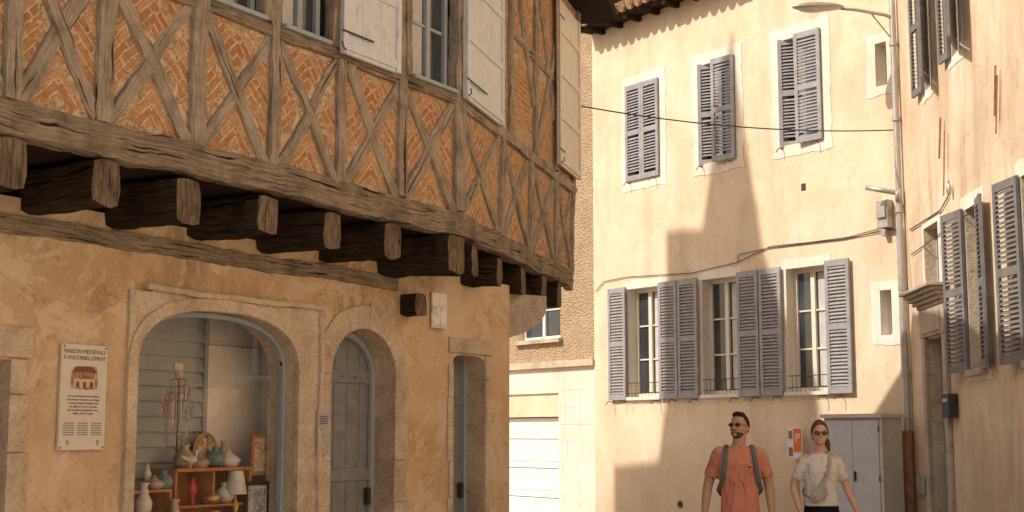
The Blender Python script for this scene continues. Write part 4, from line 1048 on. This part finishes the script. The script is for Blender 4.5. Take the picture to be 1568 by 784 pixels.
    for s,yk in ((-1,-.10),(1,.06)): b.ell((s*.105,yk*1.2-.025,.045),(.050,.13,.050),0); b.ell((s*.105,yk*1.2-.02,.015),(.052,.135,.02),0)
    fin(b,"shoes",['shoe'],.01,3)
    b=MB()
    def kp(q):
        if female:
            t=max(0,min(1,(q.y+.08)/.10)); return q.z>.178-.14*t+.012*(abs(q.x)<.012)
        t=max(0,min(1,(q.y+.045)/.075)); return q.z>.176-.115*t
    b.ell((0,.006,.106),(.0785*hw,.099 if female else .097,.114),0,H,44,34,keep=kp,jit=.003)
    if not female: b.ell((0,-.03,.198),(.055,.055,.024),0,H,20,12,jit=.006)
    if female:
        b.ell((0,.10,.13),(.035,.035,.035),0,H,jit=.003)
        limb(b,[hp((0,.105,.14)),hp((.04,.135,.09)),hp((.075,.11,.02)),hp((.085,.07,-.05))],[.022,.03,.026,.010])
    o=fin(b,"hair",[mats['hair']]); so=o.modifiers.new("s","SOLIDIFY"); so.thickness=.006; so.offset=0
    if not female:
        b=MB(); b.ell((0,-.038,.040),(.0555,.0590,.0555),0,H,32,24,keep=lambda q:(q.z<.034 and not(abs(q.x)<.020 and q.y<-.08 and q.z>.024)) ,jit=.0015)
        b.ell((0,-.0965,.050),(.024,.006,.0045),0,H)
        fin(b,"beard",['beard'])
    b=MB(); b.ell((0,-.094 if female else -.098,.038),(.021,.006,.0040),0,H); b.ell((0,-.092 if female else -.096,.029),(.018,.006,.0045),0,H)
    if female: b.ell((0,-.0985,.0335),(.016,.004,.004),1,H)
    fin(b,"mouth",['lip','teeth'])
    b=MB()
    for s in (-1,1):
        b.ell((s*.032,-.102,.093),(.025,.006,.018 if not female else .020),0,H,20,12)
        b.tube([hp((s*.055,-.100,.098)),hp((s*.078*hw,-.06,.10)),hp((s*.082*hw,.0,.095))],.0025,1,6)
    b.tube([hp((-.010,-.106,.098)),hp((0,-.109,.101)),hp((.010,-.106,.098))],.0025,1,6)
    fin(b,"sunglasses",['lens','black'])
    return e,T_,fin
am=[((-.285,.035,1.135),(-.325,-.03,.885)),((.265,.045,1.135),(.285,-.02,.885))]
man,Tm,finm=person("man",(1126-784)/2100*12.7,12.62,-6,1.765,False,am,-30,12,{'skin':'skin1','shirt':'coral','low':'navy','hair':'hair1'})
b=MB()
for s in (-1,1):
    P=[(s*.115,.10,1.44),(s*.115,.03,1.490),(s*.118,-.045,1.474),(s*.128,-.102,1.42),(s*.140,-.130,1.34),(s*.152,-.122,1.24),(s*.172,-.085,1.15),(s*.192,.0,1.08),(s*.16,.10,1.03)]
    b.tube(cr(P,5),[(.021,.007)]*41,0,10)
o=finm(b,"backpack_straps",['strap'])
b=MB(); loftz(b,[(0,.19,.98,.11,.05),(0,.21,1.02,.14,.08),(0,.21,1.3,.14,.085),(0,.19,1.44,.11,.06),(0,.18,1.47,.07,.03)],0,p=3); finm(b,"backpack",['strap'])
b=MB(); b.hexa([(.055,-.133,1.25),(.115,-.124,1.25),(.115,-.118,1.25),(.055,-.128,1.25),(.055,-.134,1.33),(.115,-.126,1.33),(.115,-.120,1.33),(.055,-.130,1.33)],0); b.hexa([(.073,-.137,1.29),(.097,-.134,1.29),(.097,-.12,1.29),(.073,-.12,1.29),(.073,-.137,1.303),(.097,-.134,1.303),(.097,-.12,1.303),(.073,-.12,1.303)],1); finm(b,"shirt_pocket",['coral','black'],smooth=False)
aw=[((-.245,.06,1.16),(-.245,-.10,.96)),((.262,.03,1.15),(.345,-.02,.92))]
wom,Tw,finw=person("woman",(1247-784)/2100*12.6,12.5,6,1.70,True,aw,-12,4,{'skin':'skin2','shirt':'strip','low':'blk','hair':'hair2'})
b=MB()
P=[(.07,.08,1.46),(.075,.02,1.492),(.070,-.05,1.465),(.05,-.115,1.38),(.02,-.142,1.30),(-.02,-.138,1.21),(-.06,-.13,1.14)]
b.tube(cr(P,5),[(.018,.005)]*31,0,10); P=[(.07,.08,1.46),(.03,.13,1.35),(-.08,.13,1.2),(-.16,.05,1.1),(-.14,-.09,1.07)]
b.tube(cr(P,5),[(.018,.005)]*21,0,10)
finw(b,"bag_strap",['bag'])
b=MB(); b.ell((-.075,-.155,1.095),(.10,.040,.062),0,Matrix.Translation((-.075,-.155,1.095))@Matrix.Rotation(math.radians(-38),4,'Y')@Matrix.Translation((.075,.155,-1.095)),24,16)
b.tube([(-.135,-.19,1.06),(-.02,-.19,1.145)],.003,1,6)
finw(b,"crossbody_bag",['bag','strap'])

# ================================================================= LIGHT, WORLD, CAMERA
sunv=Vector((SH.x*math.cos(EL),SH.y*math.cos(EL),math.sin(EL)))
ld_=bpy.data.lights.new("sun",'SUN'); ld_.energy=4.2; ld_.angle=math.radians(.5); ld_.color=(1.0,.915,.79)
so=bpy.data.objects.new("sun",ld_); so.rotation_euler=sunv.to_track_quat('Z','Y').to_euler(); so.location=(0,0,30); bpy.context.collection.objects.link(so)
w=bpy.data.worlds.new("World"); bpy.context.scene.world=w; w.use_nodes=True; nt=w.node_tree
sk=nt.nodes.new("ShaderNodeTexSky"); sk.sky_type='NISHITA'; sk.sun_disc=False; sk.sun_elevation=EL; sk.sun_rotation=math.atan2(SH.x,SH.y); sk.dust_density=3.0; sk.ozone_density=0.6; sk.air_density=1.0
bg=nt.nodes["Background"]; bg.inputs[1].default_value=.15
mx=nt.nodes.new("ShaderNodeMixRGB"); mx.blend_type='MULTIPLY'; mx.inputs[0].default_value=1; mx.inputs[2].default_value=(1.0,.90,.77,1)
nt.links.new(sk.outputs[0],mx.inputs[1]); nt.links.new(mx.outputs[0],bg.inputs[0])
cam=bpy.data.cameras.new("camera"); cam.sensor_width=36; cam.lens=FPX/1568*36; cam.clip_end=1000; cam.clip_start=.1
co=bpy.data.objects.new("camera",cam); co.location=(0,0,CAMZ); co.rotation_euler=(math.radians(90)+PITCH,0,0); bpy.context.collection.objects.link(co)
sc_=bpy.context.scene; sc_.camera=co
sc_.view_settings.view_transform='Standard'; sc_.view_settings.look='None'; sc_.view_settings.exposure=0
